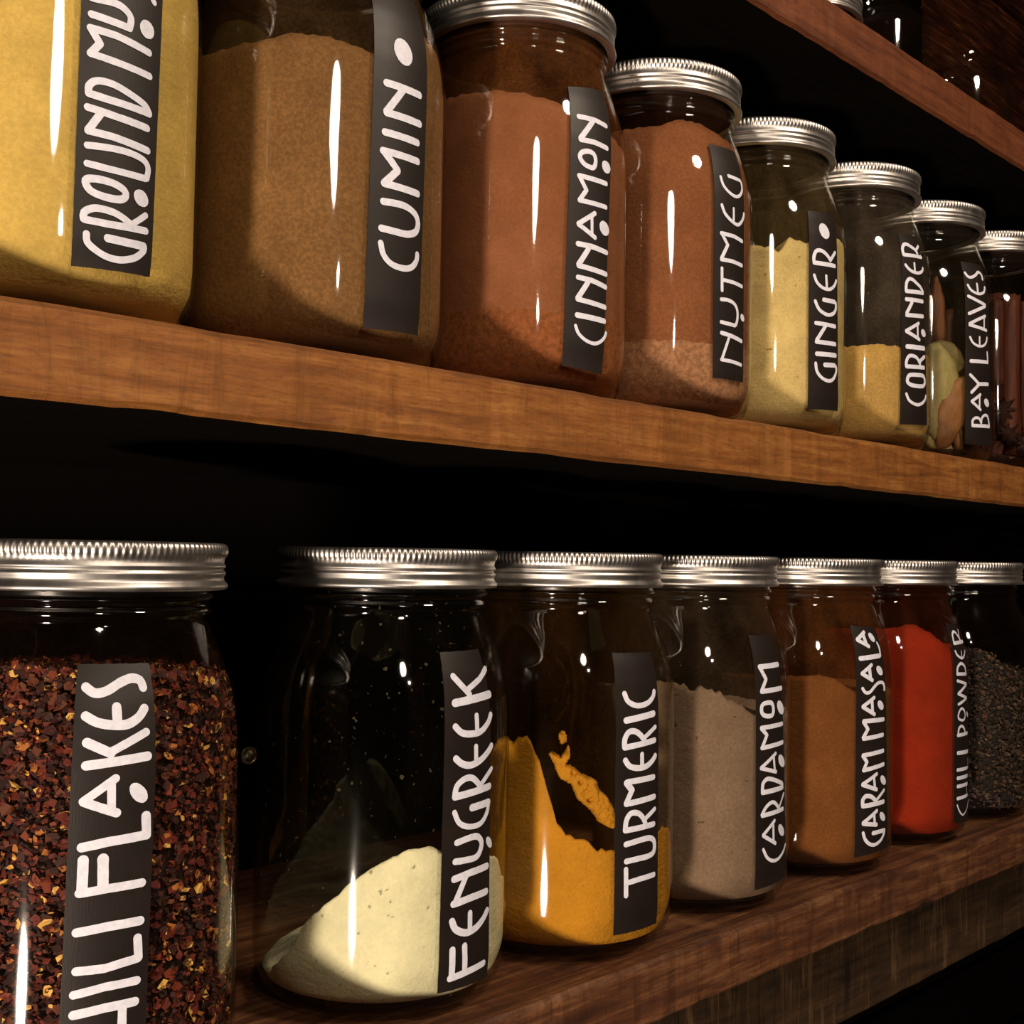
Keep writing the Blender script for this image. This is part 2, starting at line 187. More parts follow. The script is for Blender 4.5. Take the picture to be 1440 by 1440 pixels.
# ---- lettering: stroke type, width, points (arc length, height) in tenths of a millimetre-like units of 1/100 mm*100
LETTERS = {"mustard":{"lab":[-89.12,116.02,-62.41,126.1,-64.58,14.06,-89.76,12.73],"st":[["c",2.1,[-86.0,22.3,-85.7,20.1,-83.4,18.3,-79.8,16.9,-75.5,16.8,-70.8,18.4,-67.9,21.1,-67.8,22.5]],["p",2.5,[-67.9,22.4,-73.7,22.2,-79.8,22.2]],["p",2.2,[-86.6,26.3,-79.5,26.3,-67.3,27.1]],["c",2.2,[-86.9,26.4,-86.8,28.4,-83.8,30.1,-79.0,30.1,-75.6,29.2,-72.5,27.7]],["p",1.9,[-72.5,27.7,-69.8,29.8,-67.5,31.7]],["o",2.3,[-86.7,37.5,-84.0,38.5,-78.7,38.4,-75.2,37.2,-74.6,35.6,-76.4,34.2,-81.0,33.9,-85.3,34.9]],["d",0,[-66.7,36.5,-66.7,35.5,-67.1,34.7,-67.9,34.1,-68.9,33.9,-69.9,34.0,-70.8,34.5,-71.5,35.3,-71.9,36.2,-71.9,37.2,-71.5,38.0,-70.8,38.5,-69.8,38.8,-68.8,38.7,-67.8,38.2,-67.1,37.4]],["p",2.1,[-86.4,42.4,-80.6,42.2,-74.4,42.3,-68.1,42.5]],["c",2.1,[-67.5,42.8,-67.1,45.8,-68.7,47.7,-72.9,48.5,-79.0,48.4,-86.5,47.6]],["p",2.3,[-86.7,58.5,-78.1,57.9,-67.9,57.6]],["p",2.3,[-83.1,57.4,-86.4,52.0]],["p",2.3,[-86.4,51.8,-79.1,51.8,-67.5,51.0]],["p",2.3,[-86.4,62.5,-81.2,62.2,-67.3,62.1]],["c",2.2,[-86.6,62.5,-86.5,64.8,-84.3,66.7,-79.6,67.0,-73.5,65.6,-68.9,64.1,-67.3,62.3]],["p",2.3,[-86.6,81.4,-78.8,81.4,-68.0,80.2]],["p",2.3,[-86.4,81.1,-83.8,77.6]],["p",2.3,[-83.8,77.6,-86.4,74.1]],["p",2.2,[-86.4,74.1,-81.0,73.8,-67.5,73.3]],["d",0,[-66.3,87.3,-66.3,86.3,-66.7,85.3,-67.5,84.5,-68.4,84.2,-69.5,84.2,-70.4,84.7,-71.1,85.4,-71.5,86.4,-71.5,87.5,-71.1,88.4,-70.4,89.2,-69.5,89.5,-68.5,89.5,-67.5,89.1,-66.7,88.3]],["p",2.3,[-86.4,85.4,-81.4,85.2,-75.1,85.0]],["c",2.3,[-75.0,85.0,-74.6,88.1,-76.6,90.0,-79.7,90.7,-85.9,90.2,-87.0,90.4]],["c",1.9,[-66.5,95.9,-67.3,96.8,-67.2,99.2,-69.4,99.2,-76.1,95.2,-82.2,93.3,-86.8,93.9]]]},"cumin":{"lab":[-89.81,132.97,-64.11,138.89,-67.04,11.84,-92.08,11.04],"st":[["d",0,[-73.6,112.0,-73.6,110.1,-74.3,108.4,-75.5,107.1,-77.1,106.5,-78.8,106.7,-80.4,107.6,-81.5,109.1,-82.2,110.8,-82.2,112.7,-81.6,114.3,-80.5,115.5,-79.0,116.0,-77.3,115.9,-75.7,115.1,-74.4,113.7]],["p",2.8,[-85.4,98.0,-69.8,98.2]],["p",2.8,[-77.8,98.0,-85.2,87.9]],["p",2.8,[-85.1,87.5,-69.5,87.8]],["p",2.7,[-85.7,80.5,-70.5,80.7]],["p",2.7,[-86.3,73.8,-70.2,74.0]],["p",2.9,[-85.9,73.7,-80.0,68.3]],["p",2.9,[-80.0,68.1,-85.5,62.5]],["p",2.7,[-85.5,62.4,-69.8,62.4]],["c",2.6,[-85.8,56.0,-76.7,56.4,-71.1,54.8,-69.3,52.0,-70.2,48.8,-73.4,47.0,-77.5,46.4,-86.3,46.5]],["c",2.3,[-86.4,41.3,-85.1,37.3,-81.5,34.6,-76.0,34.2,-72.1,35.5,-69.7,38.2,-69.3,40.6]]]},"cinnamon":{"lab":[-95.24,129.23,-71.24,133.51,-76.22,10.14,-97.84,11.72],"st":[["p",2.3,[-91.6,116.2,-82.5,116.7,-75.5,116.1]],["p",2.5,[-84.2,115.6,-91.0,107.0]],["p",2.3,[-91.0,106.4,-83.5,106.8,-75.7,106.3]],["o",2.2,[-87.3,102.2,-84.0,101.7,-82.9,99.2,-83.6,96.5,-85.2,95.7,-89.0,96.4,-91.3,98.7,-90.6,100.9]],["d",0,[-73.2,98.4,-73.2,97.4,-73.7,96.5,-74.5,95.8,-75.6,95.5,-76.8,95.5,-77.8,96.0,-78.6,96.8,-79.0,97.8,-79.0,98.8,-78.7,99.8,-77.9,100.4,-76.8,100.7,-75.7,100.6,-74.6,100.2,-73.7,99.4]],["p",2.2,[-91.6,91.1,-76.1,91.0]],["p",2.1,[-91.4,90.8,-87.8,85.7]],["p",2.1,[-87.8,85.7,-91.2,81.1]],["p",2.1,[-91.2,80.9,-76.1,81.0]],["p",2.1,[-91.6,71.1,-83.0,76.9]],["p",2.1,[-91.5,70.8,-82.7,66.8]],["p",1.6,[-84.6,75.5,-84.4,68.1]],["d",0,[-73.7,72.1,-73.6,70.9,-74.2,69.8,-75.1,69.1,-76.3,68.8,-77.6,69.0,-78.7,69.6,-79.6,70.5,-80.0,71.7,-80.1,72.9,-79.6,73.9,-78.8,74.6,-77.7,74.9,-76.4,74.7,-75.2,74.2,-74.2,73.2]],["p",2.3,[-91.7,62.7,-84.3,62.7,-75.2,61.9]],["p",2.5,[-86.2,61.5,-91.2,54.2]],["p",2.3,[-91.2,53.7,-75.4,52.7]],["p",2.3,[-91.4,48.8,-84.0,48.5,-75.5,47.2]],["p",2.5,[-86.2,47.5,-91.4,40.2]],["p",2.2,[-91.5,39.7,-75.8,38.6]],["p",2.4,[-91.6,33.1,-76.1,32.7]],["c",1.6,[-92.3,28.6,-90.7,25.5,-86.8,23.1,-82.3,22.4,-78.7,23.6,-75.9,25.8,-74.8,27.9]]]},"nutmeg":{"lab":[-93.93,131.74,-71.69,132.51,-70.69,19.24,-93.68,19.1],"st":[["c",1.7,[-89.7,115.4,-88.2,111.6,-84.6,108.9,-79.8,107.8,-75.6,109.4,-73.1,112.7,-73.4,116.1,-74.2,116.7]],["p",1.9,[-74.2,117.0,-84.1,117.0]],["c",1.8,[-89.5,101.7,-87.5,98.1,-83.3,95.5,-78.2,94.4,-74.6,96.5,-72.6,99.3,-72.0,101.1]],["p",1.5,[-81.2,101.6,-81.2,95.1]],["p",2.0,[-89.7,88.2,-80.7,88.2,-73.8,87.3]],["p",1.9,[-89.4,88.1,-85.4,83.3]],["p",2.0,[-85.4,83.3,-89.5,76.2]],["p",2.0,[-89.5,75.7,-81.8,76.0,-73.8,75.5]],["p",1.8,[-89.1,71.5,-88.9,61.0]],["p",1.9,[-88.9,66.1,-81.0,66.0,-73.5,65.4]],["c",1.9,[-89.3,56.7,-84.4,56.9,-79.8,55.7,-77.4,52.7,-77.5,48.5,-79.0,45.8,-81.9,45.6,-89.2,45.9]],["d",0,[-70.6,50.5,-70.5,49.8,-70.8,49.2,-71.3,48.8,-72.1,48.6,-72.9,48.7,-73.6,49.1,-74.2,49.6,-74.5,50.3,-74.5,51.0,-74.3,51.6,-73.8,52.1,-73.2,52.2,-72.4,52.1,-71.6,51.8,-71.0,51.2]],["p",2.1,[-88.9,40.8,-82.4,40.2,-73.4,38.9]],["p",1.7,[-83.8,39.2,-88.3,28.9]],["p",1.8,[-88.8,28.1,-81.6,28.0,-73.5,27.4]]]},"ginger":{"lab":[-99.09,120.52,-77.31,122.45,-73.93,15.22,-99.0,14.21],"st":[["d",0,[-84.2,110.8,-84.2,109.2,-84.9,107.8,-86.1,106.9,-87.6,106.5,-89.2,106.9,-90.6,107.8,-91.6,109.2,-92.2,110.8,-92.2,112.4,-91.6,113.7,-90.6,114.6,-89.2,114.9,-87.6,114.6,-86.1,113.7,-84.9,112.3]],["p",2.4,[-95.9,92.5,-79.6,93.2]],["c",2.2,[-96.0,92.7,-96.2,95.6,-94.8,98.8,-91.8,99.7,-88.4,98.9,-85.5,97.2,-83.7,95.6]],["p",2.1,[-83.7,95.6,-79.4,100.5]],["c",1.9,[-95.8,85.8,-93.9,82.2,-89.8,79.9,-84.7,79.7,-80.9,81.5,-78.8,83.7,-77.9,85.5]],["p",1.9,[-87.1,86.6,-86.5,80.2]],["c",2.1,[-95.0,72.0,-93.2,68.9,-90.7,67.0,-85.7,65.8,-80.7,67.2,-78.2,69.9,-78.2,73.2,-80.1,73.7]],["p",2.5,[-79.7,73.7,-88.9,73.5]],["p",2.3,[-94.5,60.4,-78.8,60.5]],["p",2.3,[-87.4,59.6,-93.8,51.4]],["p",2.4,[-94.0,50.4,-78.5,50.9]],["p",2.6,[-93.7,44.0,-78.1,44.9]],["c",2.0,[-94.4,38.8,-93.4,34.5,-89.8,31.5,-84.7,30.4,-80.2,31.9,-77.2,35.9,-77.4,38.8,-79.6,39.4]],["p",2.6,[-79.2,39.4,-87.7,38.7]]]},"coriander":{"lab":[-98.34,128.98,-80.76,130.12,-72.32,16.57,-99.48,15.04],"st":[["p",2.3,[-96.7,115.8,-80.2,116.8]],["c",2.2,[-97.0,115.9,-97.3,119.2,-95.9,122.0,-93.2,122.8,-90.2,122.0,-86.2,120.6,-84.1,118.7]],["p",1.9,[-85.2,120.2,-81.4,123.5]],["c",2.0,[-95.9,109.7,-93.6,107.7,-90.1,106.4,-84.7,106.4,-80.4,108.3,-79.4,110.2]],["p",1.7,[-88.2,111.8,-88.2,107.2]],["p",2.5,[-95.5,94.1,-80.0,95.1]],["c",2.2,[-95.8,94.3,-95.5,98.8,-93.6,101.5,-90.7,101.7,-86.8,100.0,-82.4,98.0,-79.9,95.7]],["p",2.5,[-95.5,89.3,-80.3,90.0]],["p",2.4,[-90.9,87.9,-95.1,81.2]],["p",2.5,[-95.1,79.9,-79.8,81.1]],["p",2.1,[-95.5,70.6,-84.5,76.3]],["p",2.3,[-95.3,70.2,-83.7,66.7]],["p",1.7,[-85.6,75.5,-85.2,67.7]],["d",0,[-76.0,71.3,-75.9,70.5,-76.4,69.7,-77.3,69.1,-78.4,68.9,-79.5,69.0,-80.6,69.5,-81.3,70.3,-81.8,71.2,-81.8,72.1,-81.4,72.8,-80.7,73.3,-79.7,73.5,-78.5,73.4,-77.4,72.9,-76.5,72.2]],["p",2.9,[-94.7,61.3,-78.2,62.1]],["p",2.5,[-95.0,49.5,-78.1,50.6]],["c",2.2,[-95.3,49.8,-95.2,52.6,-93.3,55.7,-89.7,56.3,-85.8,55.3,-82.8,52.3]],["p",2.4,[-83.6,53.5,-77.7,57.2]],["o",2.5,[-94.5,41.7,-92.7,44.5,-87.1,45.3,-79.4,45.5,-77.1,43.5,-77.1,41.0,-80.2,39.2,-89.0,38.7,-93.5,39.7]],["c",2.0,[-95.1,33.2,-93.1,29.9,-89.5,28.2,-84.8,27.7,-80.2,29.1,-76.5,31.5,-75.2,33.9]]]},"bay":{"lab":[-103.31,131.27,-81.77,131.4,-74.06,11.04,-102.9,11.47],"st":[["c",2.0,[-101.8,123.3,-99.7,121.0,-96.7,120.8,-92.3,122.9,-89.3,125.2,-87.0,125.2,-85.2,123.5,-85.2,121.0]],["c",1.9,[-100.6,115.1,-98.7,112.4,-95.0,110.7,-91.1,110.3,-86.6,111.6,-84.6,113.8,-84.1,115.7]],["p",1.8,[-92.4,116.8,-92.1,111.2]],["p",2.2,[-100.8,107.7,-93.4,105.6,-85.2,103.8]],["p",2.3,[-85.2,102.8,-92.2,99.9,-100.3,96.4]],["p",2.2,[-99.8,89.8,-93.3,93.0,-85.1,96.4]],["p",2.2,[-99.8,89.0,-83.6,87.2]],["p",1.4,[-86.2,95.2,-86.2,88.2]],["c",1.7,[-99.5,81.0,-97.5,78.0,-94.4,76.4,-90.9,75.9,-86.5,76.9,-83.6,79.6,-82.8,82.4]],["p",1.6,[-91.0,81.8,-90.9,76.4]],["p",2.5,[-98.8,65.5,-82.0,66.4]],["p",1.6,[-81.5,66.6,-82.4,72.9]],["p",2.2,[-99.2,56.5,-92.0,51.5]],["p",2.2,[-98.2,45.2,-92.0,50.5]],["p",2.6,[-92.3,51.0,-81.5,52.0]],["p",2.1,[-97.9,39.4,-90.2,44.3]],["p",2.0,[-97.9,39.2,-89.9,34.5]],["p",1.5,[-90.8,42.7,-90.8,35.7]],["d",0,[-79.7,39.6,-79.7,38.6,-80.2,37.7,-81.1,37.1,-82.3,37.0,-83.6,37.2,-84.7,37.8,-85.5,38.7,-86.0,39.8,-86.0,40.8,-85.6,41.7,-84.8,42.2,-83.7,42.4,-82.5,42.2,-81.2,41.6,-80.3,40.7]],["p",2.4,[-97.1,23.7,-79.5,24.4]],["c",1.9,[-97.3,24.1,-97.1,27.1,-94.5,28.9,-91.0,28.5,-89.2,25.8]],["c",1.9,[-89.2,25.8,-88.3,29.3,-84.9,31.4,-81.4,30.5,-79.2,25.1]]]},"flakes":{"lab":[-104.76,136.2,-81.19,135.94,-82.72,11.62,-106.59,17.99],"st":[["c",2.8,[-102.0,129.8,-99.3,128.1,-95.8,128.6,-91.6,130.8,-88.0,131.9,-85.3,131.2,-84.5,129.2]],["c",2.8,[-101.8,121.8,-98.4,119.9,-93.8,119.0,-89.8,119.1,-86.5,120.9,-84.7,123.2]],["p",2.9,[-93.0,124.0,-92.8,119.8]],["p",2.8,[-101.3,108.0,-92.8,108.8,-84.1,109.6]],["p",2.9,[-101.2,114.4,-94.7,111.2]],["p",2.5,[-94.7,111.5,-90.0,113.8,-84.5,116.5]],["p",2.5,[-101.8,98.0,-93.2,104.0]],["p",2.7,[-101.6,97.8,-92.7,94.2]],["p",2.5,[-94.3,102.7,-94.1,95.1]],["d",0,[-83.9,98.4,-83.9,97.4,-84.4,96.7,-85.2,96.3,-86.2,96.5,-87.2,97.0,-88.2,98.0,-88.9,99.1,-89.2,100.2,-89.2,101.2,-88.8,102.0,-88.0,102.3,-87.0,102.2,-86.0,101.6,-85.0,100.7,-84.2,99.6]],["p",2.9,[-84.2,92.5,-83.9,87.0]],["p",2.8,[-84.0,87.0,-94.7,86.2,-101.8,85.1]],["p",2.6,[-102.1,72.3,-94.3,73.0,-84.9,73.4]],["p",3.1,[-101.3,81.5,-101.4,72.9]],["p",3.2,[-96.0,81.5,-95.8,73.5]],["p",2.7,[-102.5,61.4,-94.0,62.3,-85.1,62.6]],["p",2.6,[-102.3,50.6,-94.7,50.6,-90.1,51.4,-85.5,52.0]],["p",2.6,[-85.3,52.2,-85.7,57.8]],["p",2.5,[-102.8,44.1,-94.5,45.4,-85.6,45.7]],["p",2.7,[-102.7,38.5,-94.4,39.5,-86.0,39.8]],["p",2.6,[-89.5,38.6,-89.5,29.9]],["p",2.6,[-103.3,28.7,-87.2,29.5]],["c",2.1,[-103.2,26.0,-101.8,22.6,-96.2,19.4,-90.9,19.1,-88.1,21.0,-87.1,24.4]]]},"fenugreek":{"lab":[-90.83,133.65,-68.38,134.04,-66.29,11.28,-91.97,10.73],"st":[["p",3.1,[-86.7,115.3,-67.9,117.2]],["p",2.6,[-86.5,124.9,-79.4,118.0]],["p",2.3,[-79.5,120.1,-72.7,123.3,-67.6,126.7]],["c",2.6,[-86.8,106.7,-83.9,104.3,-79.7,103.5,-74.3,103.9,-69.9,106.7,-67.9,109.5]],["p",2.3,[-76.4,110.0,-76.2,104.1]],["c",2.7,[-86.4,95.0,-83.6,92.9,-79.4,92.0,-74.1,93.3,-69.5,96.0,-67.5,97.8]],["p",2.2,[-76.8,98.6,-76.6,92.7]],["p",2.8,[-86.5,81.1,-68.5,82.8]],["c",2.5,[-86.6,81.5,-85.7,85.0,-82.3,87.2,-78.6,87.2,-75.2,84.7,-73.8,82.7]],["p",2.1,[-73.8,84.1,-67.2,89.2]],["c",2.2,[-86.6,75.4,-84.3,71.3,-79.4,69.4,-73.4,69.8,-69.7,73.3,-68.9,76.7]],["p",2.9,[-68.9,76.9,-78.3,76.2]],["c",2.5,[-85.3,64.3,-80.0,65.2,-75.4,65.2,-72.8,62.7,-73.5,59.6,-75.9,57.6,-81.6,57.4,-85.9,57.5]],["d",0,[-66.0,61.1,-65.9,60.3,-66.2,59.8,-66.7,59.5,-67.5,59.6,-68.3,60.0,-69.0,60.7,-69.6,61.5,-70.0,62.4,-70.0,63.2,-69.8,63.8,-69.3,64.0,-68.6,64.0,-67.8,63.6,-67.0,62.9,-66.3,62.0]],["p",2.8,[-86.2,51.2,-79.0,52.4,-69.2,53.1]],["p",2.5,[-80.8,51.4,-85.6,42.7]],["p",2.8,[-86.3,42.2,-78.1,43.2,-69.4,43.7]],["c",2.8,[-86.8,36.0,-85.0,32.8,-80.3,30.8,-75.2,31.5,-70.8,34.0,-68.5,36.4]],["p",2.4,[-78.4,37.6,-78.3,31.5]],["p",2.7,[-87.0,15.4,-78.7,16.3,-69.9,17.2]],["p",2.8,[-86.4,25.6,-86.3,16.1]],["p",2.6,[-80.8,26.1,-80.3,17.1]]]},"turmeric":{"lab":[-98.93,129.72,-74.68,129.24,-73.1,13.61,-98.44,12.55],"st":[["c",2.4,[-94.7,112.8,-92.9,109.4,-88.1,107.5,-82.2,108.2,-78.3,110.7,-77.3,112.8]],["p",2.9,[-94.0,101.6,-78.3,103.5]],["p",2.6,[-94.6,90.3,-77.5,92.1]],["c",2.6,[-94.7,90.5,-94.6,93.8,-92.7,96.6,-89.5,96.8,-86.2,94.9,-83.8,92.2]],["p",2.1,[-83.8,93.9,-77.1,97.7]],["c",2.6,[-94.2,84.9,-91.9,82.3,-87.1,81.2,-82.3,81.7,-78.4,83.8,-76.8,85.4]],["p",2.3,[-85.3,86.8,-85.2,81.5]],["p",2.6,[-92.8,75.8,-77.8,76.5]],["p",3.0,[-93.4,75.4,-90.7,72.3]],["p",2.6,[-90.7,72.1,-93.5,67.0]],["p",2.6,[-93.5,66.7,-77.2,68.1]],["p",2.5,[-93.8,55.7,-77.3,56.5]],["c",2.5,[-93.8,55.9,-93.3,59.8,-91.1,62.5,-87.3,62.3,-84.4,60.1,-82.5,56.9]],["p",2.1,[-83.2,59.3,-76.7,62.8]],["c",2.5,[-93.4,49.9,-85.4,50.9,-79.8,50.9,-76.8,49.0,-76.9,44.9,-80.3,43.5,-87.0,43.2,-93.1,42.8]],["p",2.3,[-93.2,39.5,-93.0,28.6]],["p",2.4,[-92.7,33.8,-85.7,34.6,-76.7,35.0]]]},"cardamom":{"lab":[-93.25,133.63,-74.41,133.12,-64.33,14.06,-92.2,12.14],"st":[["p",2.6,[-89.8,118.5,-74.8,119.1]],["p",2.3,[-89.8,118.2,-86.2,112.7]],["p",2.2,[-86.2,112.3,-89.3,107.5]],["p",2.5,[-89.4,106.8,-73.5,107.5]],["o",2.3,[-88.6,100.6,-82.7,101.0,-80.9,97.9,-82.0,94.9,-87.4,95.1,-89.6,97.3]],["d",0,[-70.8,97.4,-70.6,96.1,-71.1,95.2,-72.1,94.6,-73.5,94.7,-74.8,95.2,-76.1,96.1,-77.0,97.4,-77.6,98.8,-77.7,100.0,-77.3,101.0,-76.5,101.6,-75.4,101.6,-74.0,101.1,-72.6,100.1,-71.5,98.8]],["p",2.3,[-89.5,89.3,-72.5,90.0]],["p",2.1,[-89.5,88.9,-85.8,85.7]],["p",2.1,[-85.8,85.5,-88.8,80.2]],["p",2.3,[-89.1,79.7,-71.8,80.9]],["p",1.9,[-89.5,70.3,-78.7,76.2]],["p",2.0,[-89.5,70.0,-78.2,67.3]],["p",1.7,[-80.4,75.3,-79.3,68.3]],["d",0,[-69.0,71.1,-68.9,69.9,-69.4,69.1,-70.5,68.7,-71.8,68.7,-73.2,69.3,-74.5,70.2,-75.5,71.4,-76.0,72.7,-76.1,73.8,-75.7,74.7,-74.9,75.2,-73.7,75.1,-72.3,74.6,-70.9,73.6,-69.7,72.4]],["p",2.5,[-88.4,58.3,-71.4,58.9]],["c",2.2,[-88.5,58.6,-88.2,62.4,-85.8,64.4,-82.2,64.2,-75.0,62.0,-71.4,60.4,-71.6,58.7]],["p",2.3,[-88.4,47.3,-70.7,48.3]],["c",2.0,[-88.7,47.7,-86.2,50.8,-82.7,52.7,-79.3,52.5,-75.2,49.4]],["p",1.4,[-74.8,49.7,-69.8,55.7]],["p",1.9,[-87.7,38.0,-79.1,43.8]],["p",2.0,[-87.5,37.5,-78.2,32.8]],["p",1.7,[-80.2,42.5,-79.8,33.7]],["d",0,[-68.7,37.2,-68.6,36.1,-69.1,35.3,-70.2,35.0,-71.5,35.1,-72.8,35.7,-74.0,36.6,-74.9,37.8,-75.5,39.0,-75.5,40.1,-75.2,40.9,-74.4,41.3,-73.2,41.2,-71.9,40.6,-70.6,39.6,-69.4,38.5]],["c",1.8,[-87.6,31.0,-84.7,26.8,-80.3,24.7,-75.1,24.9,-69.7,27.4,-66.9,30.1]]]},"garam":{"lab":[-100.7,135.65,-78.55,134.13,-72.78,13.75,-101.37,11.61],"st":[["p",2.2,[-97.8,128.1,-91.2,131.9]],["p",2.3,[-97.8,127.9,-90.1,124.4]],["p",2.6,[-92.4,130.6,-91.7,125.2]],["d",0,[-82.9,128.6,-82.9,127.7,-83.3,127.0,-84.0,126.6,-85.0,126.5,-86.0,126.9,-86.9,127.6,-87.6,128.5,-88.0,129.5,-88.0,130.4,-87.6,131.1,-86.9,131.5,-86.0,131.6,-85.0,131.2,-84.1,130.5,-83.3,129.6]],["p",2.6,[-97.7,118.0,-81.6,119.1]],["c",1.6,[-80.6,119.1,-80.4,122.8,-81.7,126.0]],["p",2.1,[-97.1,110.1,-89.8,114.4]],["p",2.3,[-97.1,109.8,-89.9,106.2]],["p",2.4,[-91.6,112.8,-91.3,107.3]],["d",0,[-80.1,110.5,-80.1,109.6,-80.5,108.9,-81.4,108.5,-82.5,108.5,-83.7,108.9,-84.7,109.6,-85.5,110.6,-85.9,111.6,-85.9,112.6,-85.5,113.3,-84.7,113.7,-83.7,113.7,-82.5,113.3,-81.4,112.6,-80.6,111.6]],["c",1.9,[-97.0,101.9,-95.0,99.7,-91.8,99.8,-88.0,102.7,-84.6,104.5,-80.6,104.4,-78.8,102.4,-78.8,100.5]],["p",2.2,[-96.7,92.3,-88.5,96.7]],["p",2.3,[-96.7,91.9,-88.2,87.7]],["p",2.2,[-90.2,95.3,-89.6,88.8]],["d",0,[-79.6,91.7,-79.6,90.7,-80.1,90.0,-81.0,89.6,-82.1,89.7,-83.2,90.1,-84.3,90.8,-85.0,91.8,-85.5,92.8,-85.5,93.8,-85.1,94.5,-84.3,94.9,-83.3,94.9,-82.1,94.5,-81.0,93.7,-80.1,92.7]],["p",2.5,[-96.0,84.3,-79.7,84.4]],["p",2.3,[-96.2,83.8,-93.3,80.1]],["p",2.3,[-93.2,79.9,-96.4,75.6]],["p",2.4,[-96.2,74.9,-80.3,76.0]],["p",2.4,[-96.3,66.0,-79.8,67.3]],["p",2.3,[-96.5,65.6,-93.8,62.3]],["p",2.2,[-93.9,62.1,-96.0,58.2]],["p",2.4,[-96.0,58.0,-79.4,59.9]],["p",2.1,[-96.6,50.6,-85.9,55.3]],["p",2.3,[-96.6,50.2,-86.0,46.9]],["p",1.9,[-88.3,53.8,-87.4,48.0]],["d",0,[-76.4,50.5,-76.4,49.6,-76.9,48.9,-77.8,48.5,-78.9,48.6,-80.1,49.1,-81.2,49.9,-82.0,50.9,-82.4,52.0,-82.5,52.9,-82.1,53.6,-81.3,54.0,-80.2,53.9,-79.1,53.5,-77.9,52.6,-77.0,51.6]],["p",2.6,[-96.4,38.8,-79.2,39.6]],["c",2.5,[-96.5,39.0,-96.5,42.1,-94.3,44.0,-90.8,43.6,-87.5,41.6,-85.4,39.2]],["p",1.9,[-86.1,41.2,-78.6,45.8]],["p",2.2,[-96.1,29.9,-85.7,35.4]],["p",2.4,[-96.1,29.4,-86.0,28.0]],["p",2.0,[-88.0,34.2,-87.4,28.8]],["d",0,[-77.2,30.9,-77.1,29.9,-77.6,29.3,-78.5,29.0,-79.6,29.1,-80.8,29.6,-81.8,30.4,-82.6,31.3,-83.0,32.4,-83.0,33.3,-82.6,34.0,-81.9,34.3,-80.9,34.2,-79.7,33.7,-78.6,32.9,-77.7,31.9]],["c",2.1,[-96.1,24.4,-94.7,20.9,-91.2,18.1,-86.6,17.3,-81.4,19.1,-78.4,22.3,-77.9,24.0]],["p",2.4,[-78.4,24.0,-88.7,23.7]]]},"chili":{"lab":[-87.66,134.25,-73.68,132.6,-58.22,10.57,-87.0,13.8],"st":[["p",2.3,[-84.5,121.9,-71.5,122.5]],["c",1.7,[-84.7,122.5,-84.4,126.7,-81.9,128.8,-79.2,128.0,-77.2,125.6,-75.5,123.5]],["p",1.1,[-76.6,124.8,-73.7,129.8]],["c",1.6,[-84.7,117.1,-82.7,114.5,-77.1,112.6,-72.9,114.0,-70.4,116.7]],["p",0.9,[-77.1,117.0,-77.1,113.4]],["p",2.1,[-84.1,103.3,-71.3,102.7]],["c",1.9,[-84.1,103.6,-83.5,107.4,-79.1,109.5,-73.5,107.3,-71.3,102.9]],["p",1.9,[-84.0,99.2,-70.8,96.5]],["p",2.1,[-71.3,96.3,-83.0,91.4]],["p",1.9,[-83.0,91.2,-70.7,88.0]],["p",1.9,[-70.7,87.8,-82.8,84.9]],["o",1.6,[-82.9,78.4,-81.2,81.0,-78.4,82.1,-74.5,80.3,-73.2,77.2,-75.1,75.1,-78.8,75.0,-82.5,76.3]],["d",0,[-66.3,77.5,-66.0,76.9,-66.2,76.3,-66.7,76.1,-67.5,76.0,-68.3,76.3,-69.2,76.8,-69.8,77.4,-70.3,78.1,-70.5,78.8,-70.4,79.3,-70.0,79.6,-69.4,79.6,-68.6,79.4,-67.8,78.9,-66.9,78.2]],["p",2.2,[-83.4,66.2,-68.3,66.2]],["c",1.8,[-83.2,66.3,-82.0,70.4,-78.3,71.4,-74.4,69.3,-73.1,66.7]],["p",2.5,[-83.3,55.5,-66.4,54.9]],["p",2.2,[-83.7,45.3,-68.1,45.0]],["p",0.6,[-66.3,44.7,-66.4,50.4]],["p",2.4,[-83.5,40.3,-68.0,40.1]],["p",2.3,[-83.5,35.4,-67.9,35.2]],["p",0.6,[-69.8,35.0,-68.8,28.1]],["p",2.2,[-83.6,28.1,-67.8,28.2]],["c",1.2,[-83.9,24.2,-81.2,20.3,-75.8,17.3,-69.6,19.4,-65.4,22.9,-63.5,25.1]]]}}
